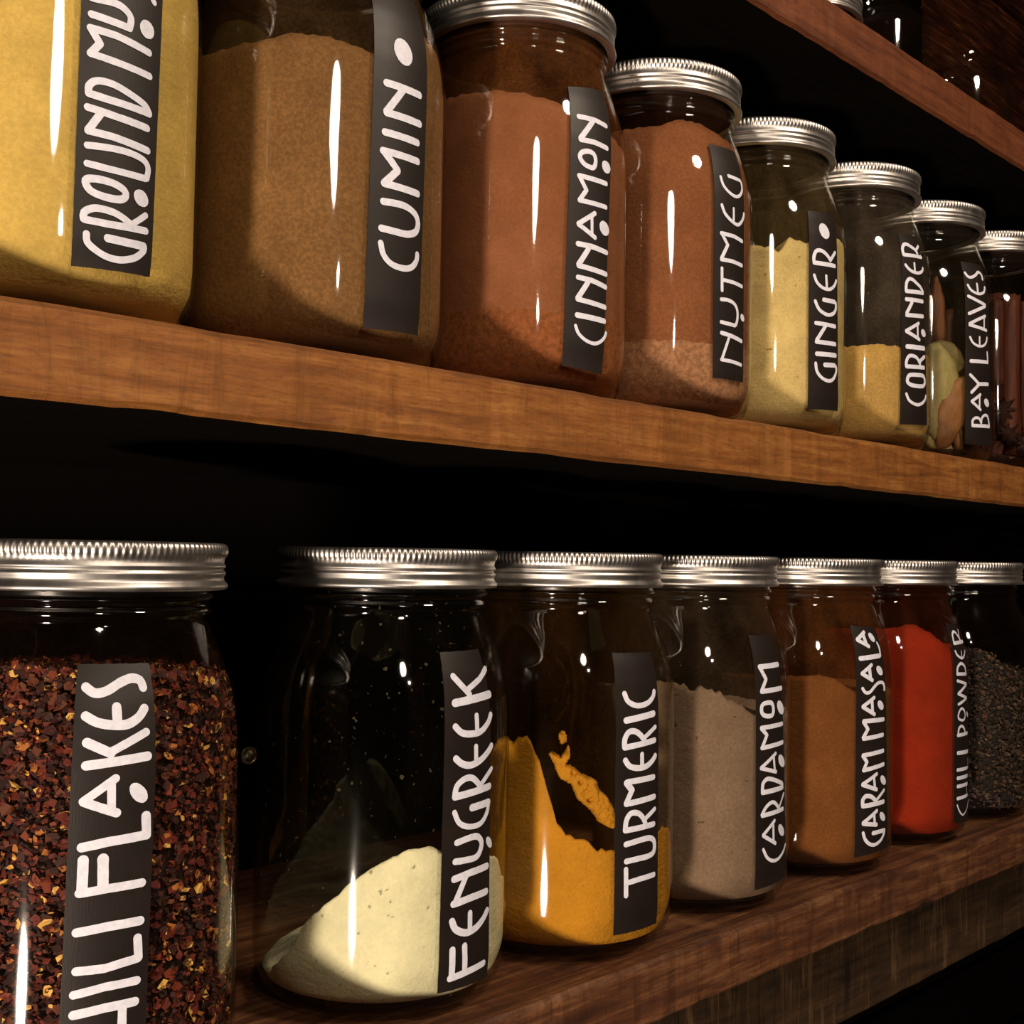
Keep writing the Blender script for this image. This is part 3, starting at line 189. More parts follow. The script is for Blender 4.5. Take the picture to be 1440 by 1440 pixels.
# ---------------------------------------------------------------- room
def struct(name, me, mat): o = obj(name, me, mat); o['kind'] = 'structure'; return o
ZU, ZT, TH = .23626, .46399, .02666
struct('floor', boxmesh('floor', -1.6, 2.6, -2.4, .34, -1.05, -1.0), M['floor'])
struct('ceiling', boxmesh('ceiling', -1.6, 2.6, -2.4, .34, 1.5, 1.55), M['room'])
struct('wall_front', boxmesh('wall_front', -1.6, 2.6, -2.45, -2.4, -1.0, 1.5), M['room'])
struct('wall_left', boxmesh('wall_left', -1.65, -1.6, -2.4, .34, -1.0, 1.5), M['room'])
struct('wall_right', boxmesh('wall_right', 2.6, 2.65, -2.4, .34, -1.0, 1.5), M['room'])
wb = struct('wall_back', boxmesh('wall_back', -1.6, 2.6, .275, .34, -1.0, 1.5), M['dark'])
rp = random.Random(3)
z = -.55
while z < .95:
    hgt = rp.choice((.062, .075, .088)); x = -.55 - rp.random() * .3
    while x < 2.2:
        ln = .28 + rp.random() * .45; ln = 1.2 - x if x < 1.2 < x + ln + .15 else ln; d = rp.random() * .008
        obj('plank', boxmesh('plank', x + .001, x + ln - .001, min(.2515, .2505 - d + .002), .276, z + .0012, z + hgt - .0012, .0012), M['plank'] if x > 1.1 and z > .05 else M['dark'], wb); x += ln  # low planks on the right: shade below the shelf painted in as black
    z += hgt
M['under'] = wood('underside_shade_wood', srgb(8, 5, 3), srgb(14, 9, 5), srgb(20, 12, 7), .3, rough=.9, spec=.03)  # shade below the boards, put into the colour as near-black wood
# ---------------------------------------------------------------- shelves
def board(name, mat, x0, x1, y0, y1, z0, z1, seed, rough=.0005, step=.005, chip=.0005):
    prof = []
    ny = 3; c = .0018
    prof += [(y1, z0), (y0 + .05, z0), (y0 + .012, z0), (y0 + c, z0), (y0, z0 + c)]
    for k in range(1, 6): prof.append((y0, z0 + c + (z1 - z0 - 2 * c) * k / 6))
    prof += [(y0, z1 - c), (y0 + c, z1), (y0 + .012, z1), (y0 + .05, z1), (y1, z1)]
    n = len(prof); v = []; f = []; nx = int((x1 - x0) / step)
    for i in range(nx + 1):
        x = x0 + (x1 - x0) * i / nx
        for k, (y, zz) in enumerate(prof):
            ed = 1 if k in (3, 4, 10, 11) else (.55 if 4 < k < 10 else .12)
            if k in (0, n - 1): ed = 0
            dy = (noise.noise(Vector((x * 60, zz * 60, seed))) + .7 * noise.noise(Vector((x * 190, zz * 40, seed + 3)))) * rough * (1 if 3 <= k <= 11 else 0)
            dz = (noise.noise(Vector((x * 35, k * .5, seed + 9))) * rough * .7 - (max(0, noise.noise(Vector((x * 22, 5, seed))) - .25) * chip * 3 if k in (10, 11) else -max(0, noise.noise(Vector((x * 30, 8, seed))) - .2) * chip * 3 if k in (3, 4) else 0)) * ed
            v.append((x, y - (dy if 3 <= k <= 11 else 0), zz + dz))
    for i in range(nx):
        for k in range(n):
            j = (k + 1) % n; f.append((i * n + k, (i + 1) * n + k, (i + 1) * n + j, i * n + j))
    f.append(tuple(range(n))); f.append(tuple(nx * n + k for k in range(n - 1, -1, -1)))
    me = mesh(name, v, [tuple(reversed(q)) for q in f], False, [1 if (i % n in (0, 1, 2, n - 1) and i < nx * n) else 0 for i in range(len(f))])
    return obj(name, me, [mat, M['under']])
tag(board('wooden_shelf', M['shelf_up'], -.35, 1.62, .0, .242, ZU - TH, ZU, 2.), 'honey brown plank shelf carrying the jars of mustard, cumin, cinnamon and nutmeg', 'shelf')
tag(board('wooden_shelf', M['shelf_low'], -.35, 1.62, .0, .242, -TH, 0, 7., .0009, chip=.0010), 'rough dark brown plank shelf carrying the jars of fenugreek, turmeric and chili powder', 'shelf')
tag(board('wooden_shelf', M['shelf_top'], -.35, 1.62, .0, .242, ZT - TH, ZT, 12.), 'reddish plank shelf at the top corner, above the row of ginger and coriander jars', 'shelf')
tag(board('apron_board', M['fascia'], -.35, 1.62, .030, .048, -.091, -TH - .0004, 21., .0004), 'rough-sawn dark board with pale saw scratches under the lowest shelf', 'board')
# hollow steel bolt in the back wall
v, f = revolve([(.0001, -.028), (.0050, -.028), (.0050, .0045), (.0044, .0055), (.0034, .0055), (.0030, .0048), (.0028, .0005), (.0001, .0003)], 32)
b = obj('wall_bolt', mesh('wall_bolt', v, f), M['bolt']); b.location = (.3655, .219, .066); b.rotation_euler = Vector((-.25, -1, .05)).to_track_quat('Z', 'Y').to_euler()
tag(b, 'small hollow steel bolt on the dark wall between chili flakes and fenugreek jars', 'bolt')
# ---------------------------------------------------------------- jar
GP = [(.0002, .0015), (.030, .0015), (.036, .0004), (.040, .0008), (.0452, .0038), (.0480, .0082), (.0495, .0140), (.05, .021), (.05, .055), (.05, .098), (.0498, .108), (.0490, .1165), (.0473, .1250), (.0447, .1325), (.0415, .1400), (.0393, .1455), (.0388, .1478), (.0398, .1490), (.0402, .1502), (.0396, .1514), (.0390, .1525), (.0402, .1536), (.0404, .1546), (.0395, .156), (.0392, .168)]
def gr(z, off=0.):
    for (r0, z0), (r1, z1) in zip(GP[6:], GP[7:]):
        if z0 <= z <= z1: return r0 + (r1 - r0) * (z - z0) / (z1 - z0) + off
    return (GP[6][0] if z < GP[6][1] else GP[-1][0]) + off
def smoothprof(P, sub=3):
    out = []
    for i in range(len(P) - 1):
        p0 = P[max(i - 1, 0)]; p1 = P[i]; p2 = P[i + 1]; p3 = P[min(i + 2, len(P) - 1)]
        for s in range(sub):
            t = s / sub
            out.append(tuple(max(1e-4, .5 * (2 * p1[d] + (p2[d] - p0[d]) * t + (2 * p0[d] - 5 * p1[d] + 4 * p2[d] - p3[d]) * t * t + (3 * p1[d] - p0[d] - 3 * p2[d] + p3[d]) * t ** 3)) for d in (0, 1)))
    out.append(P[-1]); return out
WALL = .0008
def glass_mesh(n=96, GPx=None):
    P = smoothprof(GPx or GP, 2); outer = P
    inner = [(.0002, .0058), (.030, .0058), (.0445 * P[-1][0] / .0392, .0060)] + [(r - WALL, z) for r, z in P if z > .0064 and r > .02]
    v1, f1 = revolve(outer, n); v2, f2 = revolve(inner, n)
    o = len(v1); f2 = [tuple(o + q for q in reversed(ff)) for ff in f2]
    top = [((len(outer) - 1) * n + i, (len(outer) - 1) * n + (i + 1) % n, o + (len(inner) - 1) * n + (i + 1) % n, o + (len(inner) - 1) * n + i) for i in range(n)]
    return mesh('glass_body', v1 + v2, f1 + f2 + top, True, [0] * len(f1) + [1] * len(f2) + [0] * len(top))
GLASS_ME = glass_mesh()
BP = [(.0405, .1572), (.0432, .1570), (.0440, .1573), (.0442, .1580), (.0440, .1588), (.0432, .1595), (.0428, .1604), (.0429, .1612), (.0434, .1620), (.0434, .1627), (.0427, .1632), (.0426, .1636), (.0433, .1641), (.0434, .1648), (.0428, .1655), (.0430, .1668), (.0430, .1676), (.0433, .1682), (.0435, .1690), (.0435, .1704), (.0432, .1713), (.0424, .1720), (.0400, .1721), (.0390, .1719)]
NB = 128
def band_mesh():
    def rm(k, i, a): return (.00055 * (math.cos(a * NB) * .5 + .5) if 17 <= k <= 20 else .00025 * (math.cos(a * NB) * .5 + .5) if k in (16, 21) else 0)
    v, f = revolve(BP, NB * 5, rm); return mesh('screw_band', v, f)
BAND_ME = band_mesh()
v, f = revolve([(.0001, .1708), (.028, .1708), (.030, .1714), (.0335, .1714), (.0345, .1709), (.0392, .1711)], 96); DISC_ME = mesh('lid_disc', v, f)
v, f = revolve([(.0001, .1572), (.036, .1572), (.0366, .158), (.0366, .1665), (.036, .1670), (.0001, .1670)], 64); SHADE_PLUG_ME = mesh('neck_shade_plug', v, f)  # dark plug added inside the lid to keep the neck in shade
M['neck_shade'] = plain('neck_shade_black', srgb(34, 22, 17), .7, .2)
def bez(pts, closed, straight):
    P = [Vector((pts[i], pts[i + 1])) for i in range(0, len(pts), 2)]; out = []
    n = len(P); seg = n if closed else n - 1
    for i in range(seg):
        p1, p2 = P[i % n], P[(i + 1) % n]
        if straight: p0, p3 = p1 * 2 - p2, p2 * 2 - p1
        else:
            p0 = P[(i - 1) % n] if closed or i > 0 else p1; p3 = P[(i + 2) % n] if closed or i < n - 2 else p2
        m = max(2, int((p2 - p1).length / .7))
        for s in range(m):
            t = s / m
            out.append(p1.lerp(p2, t) if straight else .5 * (2 * p1 + (p2 - p0) * t + (2 * p0 - 5 * p1 + 4 * p2 - p3) * t * t + (3 * p1 - p0 - 3 * p2 + p3) * t ** 3))
    out.append(P[0].copy() if closed else P[-1].copy()); return out
def label_surface(s, z, off):
    r = gr(z / 1000, off); a = s / 50; return (r * math.cos(a), r * math.sin(a), z / 1000)
def letters_mesh(st, w_scale=.96):
    v = []; f = []
    rj = random.Random(len(st))
    for ty, wd, pts in st:
        off = .00052 + rj.random() * .00004
        if ty == 'd':
            P = [Vector((pts[i], pts[i + 1])) for i in range(0, len(pts), 2)]; c = sum(P, Vector((0, 0))) / len(P); b0 = len(v); v.append(label_surface(c.x, c.y, off))
            for rr in (.5, 1):
                for q in P: e = c + (q - c) * rr; v.append(label_surface(e.x, e.y, off))
            n = len(P)
            for i in range(n): j = (i + 1) % n; f.append((b0, b0 + 1 + i, b0 + 1 + j)); f.append((b0 + 1 + i, b0 + 1 + n + i, b0 + 1 + n + j, b0 + 1 + j))
            continue
        P = bez(pts, ty == 'o', ty == 'p'); h = wd / 2 * w_scale; b0 = len(v)
        # ribbon rows, with rounded caps
        rows = []
        def nrm(i): a = P[max(i - 1, 0)]; b = P[min(i + 1, len(P) - 1)]; t = (b - a); t = t.normalized() if t.length > 1e-6 else Vector((1, 0)); return t, Vector((-t.y, t.x))
        t0, n0 = nrm(0)
        if ty != 'o':
            for a in (80, 60, 40, 20): rows.append((P[0] - t0 * h * math.sin(math.radians(a)), n0 * h * math.cos(math.radians(a))))
        for i in range(len(P)):
            t, nn = nrm(i); 
            if ty == 'o' and i in (0, len(P) - 1): tt = (P[1] - P[-2]).normalized(); nn = Vector((-tt.y, tt.x))
            wob = 1 + .05 * noise.noise(Vector((P[i].x * .6, P[i].y * .6, 3))); rows.append((P[i], nn * h * wob))
        t1, n1 = nrm(len(P) - 1)
        if ty != 'o':
            for a in (20, 40, 60, 80): rows.append((P[-1] + t1 * h * math.sin(math.radians(a)), n1 * h * math.cos(math.radians(a))))
        for c, nn in rows:
            for q in (-1, 0, 1): e = c + nn * q; v.append(label_surface(e.x, e.y, off))
        for i in range(len(rows) - 1):
            for q in (0, 1): a = b0 + i * 3 + q; f.append((a, a + 1, a + 4, a + 3))
    return mesh('lettering', v, f, False)
def label_mesh(q):
    (sa, za), (sb, zb), (sc_, zc), (sd, zd) = [(q[i], q[i + 1]) for i in range(0, 8, 2)]   # top-left, top-right, bottom-right, bottom-left
    nu, nv = 14, 60; v = []; f = []
    for side, off in ((0, .00035), (1, .00006)):
        for j in range(nv + 1):
            t = j / nv
            for i in range(nu + 1):
                u_ = i / nu; s = (sa + (sb - sa) * u_) * (1 - t) + (sd + (sc_ - sd) * u_) * t; z = (za + (zb - za) * u_) * (1 - t) + (zd + (zc - zd) * u_) * t
                if i in (0, nu): s += .12 * noise.noise(Vector((j * .7, i, q[0])))
                if j in (0, nv): z += .15 * noise.noise(Vector((i * .9, j, q[0])))
                v.append(label_surface(s, z, off))
    N = (nu + 1) * (nv + 1)
    for j in range(nv):
        for i in range(nu): a = j * (nu + 1) + i; f.append((a, a + nu + 1, a + nu + 2, a + 1)); f.append((N + a, N + a + 1, N + a + nu + 2, N + a + nu + 1))
    ring = [i for i in range(nu + 1)] + [j * (nu + 1) + nu for j in range(1, nv + 1)] + [nv * (nu + 1) + i for i in range(nu - 1, -1, -1)] + [j * (nu + 1) for j in range(nv - 1, 0, -1)]
    o2 = len(v); v += [v[i] for i in ring] + [v[N + i] for i in ring]; m_ = len(ring)
    for i in range(m_): j = (i + 1) % m_; f.append((o2 + i, o2 + j, o2 + m_ + j, o2 + m_ + i))
    return mesh('label', v, f)
def jar(x, y, z, text, key=None, film=None, turn=0.):
    t = empty('glass_jar', (x, y, z)); tag(t, text, 'jar', 'glass spice jars')
    me = GLASS_ME.copy(); g = obj('glass_body', me, [M['glass'], film or M['glass']], t)
    ld = obj('lid', BAND_ME, M['metal'], t); ld.rotation_euler.z = turn; obj('lid_disc', DISC_ME, M['metal'], ld); obj('neck_shade_plug', SHADE_PLUG_ME, M['neck_shade'], ld)
    if key:
        L = LETTERS[key]; lb = obj('label', label_mesh(L['lab']), M['label'], t); obj('lettering', letters_mesh(L['st']), M['paint'], lb)
    return t
# ---------------------------------------------------------------- powder
def table(anch):
    A = sorted(((a / 50 if a / 50 < -math.pi / 2 + math.pi else a / 50 - 2 * math.pi), h / 1000) for a, h in anch)
    A = [((a + 2 * math.pi) % (2 * math.pi), h) for a, h in A]; A.sort()
    def h(a):
        a %= 2 * math.pi
        for i in range(len(A)):
            a0, h0 = A[i]; a1, h1 = A[(i + 1) % len(A)]
            if i == len(A) - 1: a1 += 2 * math.pi
            for aa in (a, a + 2 * math.pi):
                if a0 <= aa <= a1: t = (aa - a0) / max(a1 - a0, 1e-6); return h0 + (h1 - h0) * t
        return A[0][1]
    return h
def powder_mesh(name, anch, seed=0., rough=.0010, inner=None, n=160, rimr=.0012, dip=None):
    h = table(anch); nz = 26; nr = 16; v = []; f = []
    def wallr(z): return gr(max(z, .0085), -rimr) - (0 if z > .02 else (.02 - z) ** 2 * 26)
    for k in range(nz + 1):
        for i in range(n):
            a = 2 * math.pi * i / n; H = h(a) + rough * (noise.noise(Vector((math.cos(a) * 14, math.sin(a) * 14, seed))) + .6 * noise.noise(Vector((math.cos(a) * 45, math.sin(a) * 45, seed + 2))))
            H = max(H, .009); z = .0075 + (H - .0075) * (k / nz) ** .8 if k else .0075
            r = wallr(z); v.append((r * math.cos(a), r * math.sin(a), z))
    mean = sum(h(2 * math.pi * i / 64) for i in range(64)) / 64
    for j in range(1, nr):
        q = 1 - j / nr
        for i in range(n):
            a = 2 * math.pi * i / n; zt = v[nz * n + i][2]; r = wallr(zt) * q
            zz = mean + (zt - mean) * q ** 1.2
            if inner: zz = inner(q, a, zz)
            zz += rough * 1.5 * noise.noise(Vector((r * math.cos(a) * 160, r * math.sin(a) * 160, seed))) * (1 - q ** 6)
            v.append((r * math.cos(a), r * math.sin(a), max(zz, .0085)))
    rows = nz + nr
    for k in range(rows - 1):
        for i in range(n): jn = (i + 1) % n; f.append((k * n + i, k * n + jn, (k + 1) * n + jn, (k + 1) * n + i))
    c = len(v); v.append((0, 0, sum(v[(rows - 1) * n + i][2] for i in range(n)) / n))
    for i in range(n): f.append(((rows - 1) * n + i, (rows - 1) * n + (i + 1) % n, c))
    f.append(tuple(range(n - 1, -1, -1)))
    return mesh(name, v, f)
def spice(name, loc, anch, mat, text, **k):
    me = powder_mesh(name, anch, **k); o = obj(name, me, mat); o.location = loc; tag(o, text, 'spice', kind='stuff'); return o
PU = [(.17135, .0576), (.27973, .0576), (.39188, .0585), (.49286, .0585), (.59284, .0615), (.69319, .0587), (.79362, .0604), (.89411, .0558)]
PL = [(.19202, .0554), (.32172, .0588), (.42373, .0526), (.52411, .0538), (.63052, .0509), (.73437, .0527), (.84085, .0527)]
G = .0003
UP_ = [(x, y, ZU + G) for x, y in PU]; LO_ = [(x, y, G) for x, y in PL]
fl = lambda n, c, a, s=0.: glass(srgb(*c), a, s)
jar(*UP_[0], 'jar nearest the corner on the honey-coloured shelf, filled with yellow powder, lettered GROUND MUSTARD', 'mustard', fl('m', (190, 160, 80), .05))
jar(*UP_[1], 'jar of khaki brown powder with wide black label lettered CUMIN and a white dot', 'cumin', fl('c', (104, 76, 48), .34), .2)
jar(*UP_[2], 'jar of reddish brown powder with black label lettered CINNAMON', 'cinnamon', fl('c', (140, 84, 44), .42), .5)
jar(*UP_[3], 'jar of brown powder paler at the bottom, black label lettered NUTMEG', 'nutmeg', fl('c', (110, 66, 40), .10), .7)
jar(*UP_[4], 'jar of pale yellow powder with ragged top, black label lettered GINGER', 'ginger', fl('c', (116, 96, 62), .30), 1.)
jar(*UP_[5], 'jar under half full of mustard-tan powder, black label lettered CORIANDER', 'coriander', fl('c', (112, 98, 84), .34), 1.3)
jar(*UP_[6], 'jar of dried green and brown leaves, black label lettered BAY LEAVES', 'bay', fl('c', (100, 90, 70), .08), .4)
jar(*UP_[7], 'unlabelled jar of upright cinnamon sticks, last in the upper row', None, fl('c', (80, 60, 40), .05), .9)
jar(*LO_[0], 'jar packed with red and gold flakes, black label lettered CHILI FLAKES', 'flakes', fl('c', (90, 60, 40), .05), .3)
jar(*LO_[1], 'mostly empty dusty jar with sloping pale powder, black label lettered FENUGREEK', 'fenugreek', fl('c', (100, 92, 70), .012, .4), .8)
jar(*LO_[2], 'jar of cracked bright orange powder, black label lettered TURMERIC', 'turmeric', fl('c', (100, 66, 32), .10, .1), 1.2)
jar(*LO_[3], 'jar of grey-brown powder with crumbly top, black label lettered CARDAMOM', 'cardamom', fl('c', (100, 80, 60), .22), .1)
jar(*LO_[4], 'jar of rusty brown powder with dusty glass, black label lettered GARAM MASALA', 'garam', fl('c', (112, 66, 34), .42), .6)
jar(*LO_[5], 'jar of vivid orange-red powder, narrow-looking label lettered CHILI POWDER', 'chili', fl('c', (110, 50, 26), .22), 1.1)
jar(*LO_[6], 'jar of dark brown dried herb flakes at the far end of the lower row', None, fl('c', (70, 50, 40), .05), .2)
I = lambda *a: a
spice('ground_mustard', UP_[0], [(-150, 134), (-90, 136), (-40, 133), (60, 135)], powder('mustard_powder', srgb(220, 184, 100), .2), 'golden yellow ground mustard filling the first jar', seed=1.)
spice('ground_cumin', UP_[1], [(-150.15, 108), (-131.8, 109), (-116.3, 111.3), (-102.3, 110.3), (-90, 107.7), (-65.6, 125.9), (-57, 122.7), (40, 118)], powder('cumin_powder', srgb(150, 108, 66), .5), 'khaki brown ground cumin behind the CUMIN label', seed=2.)
spice('ground_cinnamon', UP_[2], [(-145.9, 125.4), (-132.9, 125.4), (-121, 124.6), (-106.3, 122.5), (-95.7, 119.6), (-77.3, 116), (-60, 112), (40, 120)], powder('cinnamon_powder', srgb(156, 100, 70), .18, .034, srgb(166, 100, 62)), 'reddish brown ground cinnamon behind the CINNAMON label', seed=3.)
spice('ground_nutmeg', UP_[3], [(-136.1, 139), (-121, 140), (-111, 143.4), (-100, 144), (-92, 142.7), (-76, 138.9), (40, 138)], powder('nutmeg_powder', srgb(144, 90, 58), .35, .0355, srgb(176, 126, 92)), 'brown ground nutmeg with a paler coarse layer at the bottom', seed=4.)
spice('ground_ginger', UP_[4], [(-150, 101), (-128.8, 100.6), (-122, 99.7), (-115.3, 96.8), (-112.3, 100.7), (-110.4, 105.4), (-104.6, 104), (-100.3, 102.8), (-71.6, 110.4), (40, 100)], powder('ginger_powder', srgb(234, 206, 138), .12, None, None, srgb(150, 96, 44)), 'pale yellow ground ginger with small brown specks', seed=5.)
spice('ground_coriander', UP_[5], [(-130, 60), (-116, 61.7), (-101.5, 61.2), (-68.4, 59.6), (40, 58)], powder('coriander_powder', srgb(206, 164, 88), .3), 'tan ground coriander filling under half its jar', seed=6.)
spice('ground_fenugreek', LO_[1], [(145, 11), (-152.2, 22), (-142.2, 36.6), (-130.9, 46), (-123, 53), (-113, 59.7), (-102.8, 63.6), (-97.5, 63.8), (-92.7, 62), (-65.8, 56.8), (-57.3, 54), (-52, 46.8), (-40.4, 40.5), (0, 26), (60, 14), (110, 10)], powder('fenugreek_powder', srgb(234, 226, 186), .08), 'creamy pale yellow ground fenugreek sloping up behind its label', seed=7., rough=.0014)
def tin(q, a, z):
    w_ = max(0., min(1., (q - .80) / .16)); return (.013 + .003 * math.cos(a - 1.2) * q) * (1 - w_) + z * w_
tm = powder('turmeric_powder', srgb(208, 142, 40), .12, bumpy=1.)
spice('ground_turmeric', LO_[2], [(-150, 93), (-143, 93), (-136.6, 94.8), (-133.4, 87.9), (-131.4, 83.6), (-127.7, 73.5), (-123.9, 59), (-119, 54.5), (-112.5, 52.8), (-106.4, 49), (-98, 46.2), (-72.6, 52), (-58.4, 51.5), (-30, 30), (20, 16), (100, 14), (145, 40), (155, 85)], tm, 'deep orange ground turmeric with a dark crack across it', seed=8., rough=.0026, inner=tin)
CL = [[-127.3, 87.6], [-122.5, 85.5], [-119.0, 89.9], [-118.7, 86.1], [-121.0, 82.6], [-117.1, 81.5], [-112.3, 78.2], [-106.8, 76.4], [-104.2, 71.9], [-99, 66.9], [-97.5, 61.5], [-97.4, 56.5], [-102.8, 58.9], [-107.2, 64.1], [-114.3, 69.2], [-117, 75.3], [-122.4, 77.8]]
def clump(P, name, mat, loc, text, depth=.007):
    def inside(x, y):
        r = False
        for (x0, y0), (x1, y1) in zip(P, P[1:] + P[:1]):
            if (y0 > y) != (y1 > y) and x < (x1 - x0) * (y - y0) / (y1 - y0) + x0: r = not r
        return r
    h = .5; xs = [p[0] for p in P]; zs = [p[1] for p in P]; nx = int((max(xs) - min(xs)) / h) + 2; nz = int((max(zs) - min(zs)) / h) + 2; idx = {}; v = []; f = []; use = set()
    for i in range(nx):
        for j in range(nz):
            if inside(min(xs) + (i + .5) * h, min(zs) + (j + .5) * h): use.add((i, j))
    use |= {(i + a, j + b_) for i, j in use for a, b_ in ((1, 0), (-1, 0), (0, 1), (0, -1))}
    def vt(i, j, side):
        if (i, j, side) not in idx:
            s = min(xs) + i * h + .18 * noise.noise(Vector((i * .9, j * .9, 1))); z = min(zs) + j * h + .18 * noise.noise(Vector((i * .9, j * .9, 5)))
            edge = sum((i + a, j + b_) in use for a in (-1, 0) for b_ in (-1, 0)) < 4
            e = noise.noise(Vector((s * .33, z * .33, 3))); e2 = noise.noise(Vector((s * .9, z * .9, 9)))
            r = gr(z / 1000, -.0013) - (depth if side else 0) - .004 * max(0, e) - .0010 * max(0, e2) - (0 if not edge else (.0014 if not side else -.0016)); a = s / 50
            idx[(i, j, side)] = len(v); v.append((r * math.cos(a), r * math.sin(a), z / 1000))
        return idx[(i, j, side)]
    for i, j in use:
        f.append(tuple(vt(a, b_, 0) for a, b_ in ((i, j), (i + 1, j), (i + 1, j + 1), (i, j + 1)))); f.append(tuple(vt(a, b_, 1) for a, b_ in ((i, j + 1), (i + 1, j + 1), (i + 1, j), (i, j))))
        for (di, dj), (a0, b0), (a1, b1) in (((0, -1), (i, j), (i + 1, j)), ((1, 0), (i + 1, j), (i + 1, j + 1)), ((0, 1), (i + 1, j + 1), (i, j + 1)), ((-1, 0), (i, j + 1), (i, j))):
            if (i + di, j + dj) not in use: f.append((vt(a0, b0, 0), vt(a0, b0, 1), vt(a1, b1, 1), vt(a1, b1, 0)))
    me = mesh(name, v, f)
    o = obj(name, me, mat); o.location = loc; tag(o, text, 'spice'); return o
clump(CL, 'turmeric_clump', tm, LO_[2], 'diagonal orange clump of turmeric stuck to the glass above the crack')
clump([[-122.6, 96.6], [-121.2, 96.8], [-120.2, 95.2], [-120.6, 92.6], [-122.2, 92.2], [-122.9, 94.4]], 'turmeric_clump', tm, LO_[2], 'tiny orange crumb of turmeric stuck above the diagonal clump', .002)
spice('ground_cardamom', LO_[3], [(-150, 110), (-133, 110.5), (-125, 108.8), (-120, 108.3), (-115, 106.7), (-102.3, 101.5), (-93.2, 95), (-61.9, 91.9), (40, 96)], powder('cardamom_powder', srgb(144, 118, 98), .3, None, None, srgb(80, 58, 42)), 'grey-brown ground cardamom with a crumbly sloping top', seed=9., rough=.0026)
spice('garam_masala', LO_[4], [(-136, 108), (-122.8, 109), (-113.2, 107.4), (-102.7, 100.9), (-71, 98), (40, 100)], powder('masala_powder', srgb(134, 82, 42), .3), 'rusty brown garam masala powder behind its label', seed=10.)
spice('chili_powder', LO_[5], [(-150, 130), (-126.6, 131), (-114.8, 133.9), (-105.5, 129.7), (-87.6, 118.7), (-70.5, 116), (40, 122)], powder('chili_powder_red', srgb(150, 42, 20), .1), 'vivid orange-red chili powder filling its jar', seed=11.)
# ---------------------------------------------------------------- flakes and herbs
def flakes(name, loc, anch, mats, wts, n, size, seed, text, core, seeds=.12, rmin=.0460):
    rr = random.Random(seed); h = table(anch); v = []; f = []; mi = []
    for _ in range(n):
        a = rr.random() * 2 * math.pi; zt = h(a) + noise.noise(Vector((math.cos(a) * 9, math.sin(a) * 9, seed))) * .002
        if rr.random() < .86: z = .008 + rr.random() * (zt - .008); r = gr(z, -.0013) - rr.random() ** 1.5 * (.0487 - rmin) - (max(0, .02 - z) ** 2 * 22)
        else: r = .046 * math.sqrt(rr.random()); z = zt - .001 + rr.random() * .002
        c = Vector((r * math.cos(a), r * math.sin(a), z)); s = size * (.45 + rr.random() ** 1.6 * 1.1)
        nrm_ = Vector((math.cos(a) + rr.gauss(0, .5), math.sin(a) + rr.gauss(0, .5), rr.gauss(0, .6))).normalized(); q = nrm_.to_track_quat('Z', 'Y'); ro = rr.random() * 6.28
        k = rr.randint(4, 6); b0 = len(v); el = .55 + rr.random() * .6
        m = rr.choices(range(len(mats)), wts)[0]
        for i in range(k):
            an = ro + i * 6.283 / k; ra = s * (.35 + rr.random() * .35); p = Vector((ra * math.cos(an), ra * el * math.sin(an), rr.gauss(0, .12) * s))
            p = c + q @ p; R_ = math.hypot(p.x, p.y); lim = gr(max(p.z, .009), -.0012) - (max(0, .02 - p.z) ** 2 * 24)
            if R_ > lim: p.x *= lim / R_; p.y *= lim / R_
            v.append(p)
        for i in range(1, k - 1): f.append((b0, b0 + i, b0 + i + 1)); mi.append(m)
    # solid mass that the outer pieces lie against
    cm = powder_mesh('core', [(a, z - 1.) for a, z in anch], seed=seed * 1., rimr=.0045, n=96); o = len(v)
    v += [x.co.copy() for x in cm.vertices]; f += [tuple(o + i for i in p.vertices) for p in cm.polygons]; mi += [len(mats)] * len(cm.polygons)
    ob = obj(name, mesh(name, [tuple(x) for x in v], f, False, mi), mats + [core]); ob.location = loc; tag(ob, text, 'spice', kind='stuff'); return ob
pm = lambda n, c, r=.75: plain(n, srgb(*c), r, .45)
flakes('chili_flakes', LO_[0], [(-124.8, 134), (-106, 132.8), (-79.7, 133), (-49.3, 128.5), (60, 130)],
       [pm('flake_dark', (50, 13, 8)), pm('flake_red', (98, 27, 14)), pm('flake_rust', (122, 46, 20)), pm('flake_amber', (176, 104, 46)), pm('flake_gold', (232, 178, 92)), pm('flake_brown', (96, 44, 22))], (40, 26, 10, 6, 5, 16), 26000, .0024, 5, 'dark red and gold dried chili flakes packed behind their label', pm('flake_core', (34, 8, 5), .9))
flakes('dried_herb_flakes', LO_[6], [(-150, 112), (-128.7, 112), (-118, 112.2), (-108, 109), (-89.4, 96.9), (40, 100)],
       [pm('herb_dark', (40, 29, 22)), pm('herb_brown', (66, 49, 36)), pm('herb_tan', (92, 70, 50)), pm('herb_red', (78, 47, 33))], (40, 32, 14, 14), 12000, .0021, 6, 'dark brown dried herb flakes in the last jar of the lower row', pm('herb_core', (24, 17, 12), .9))
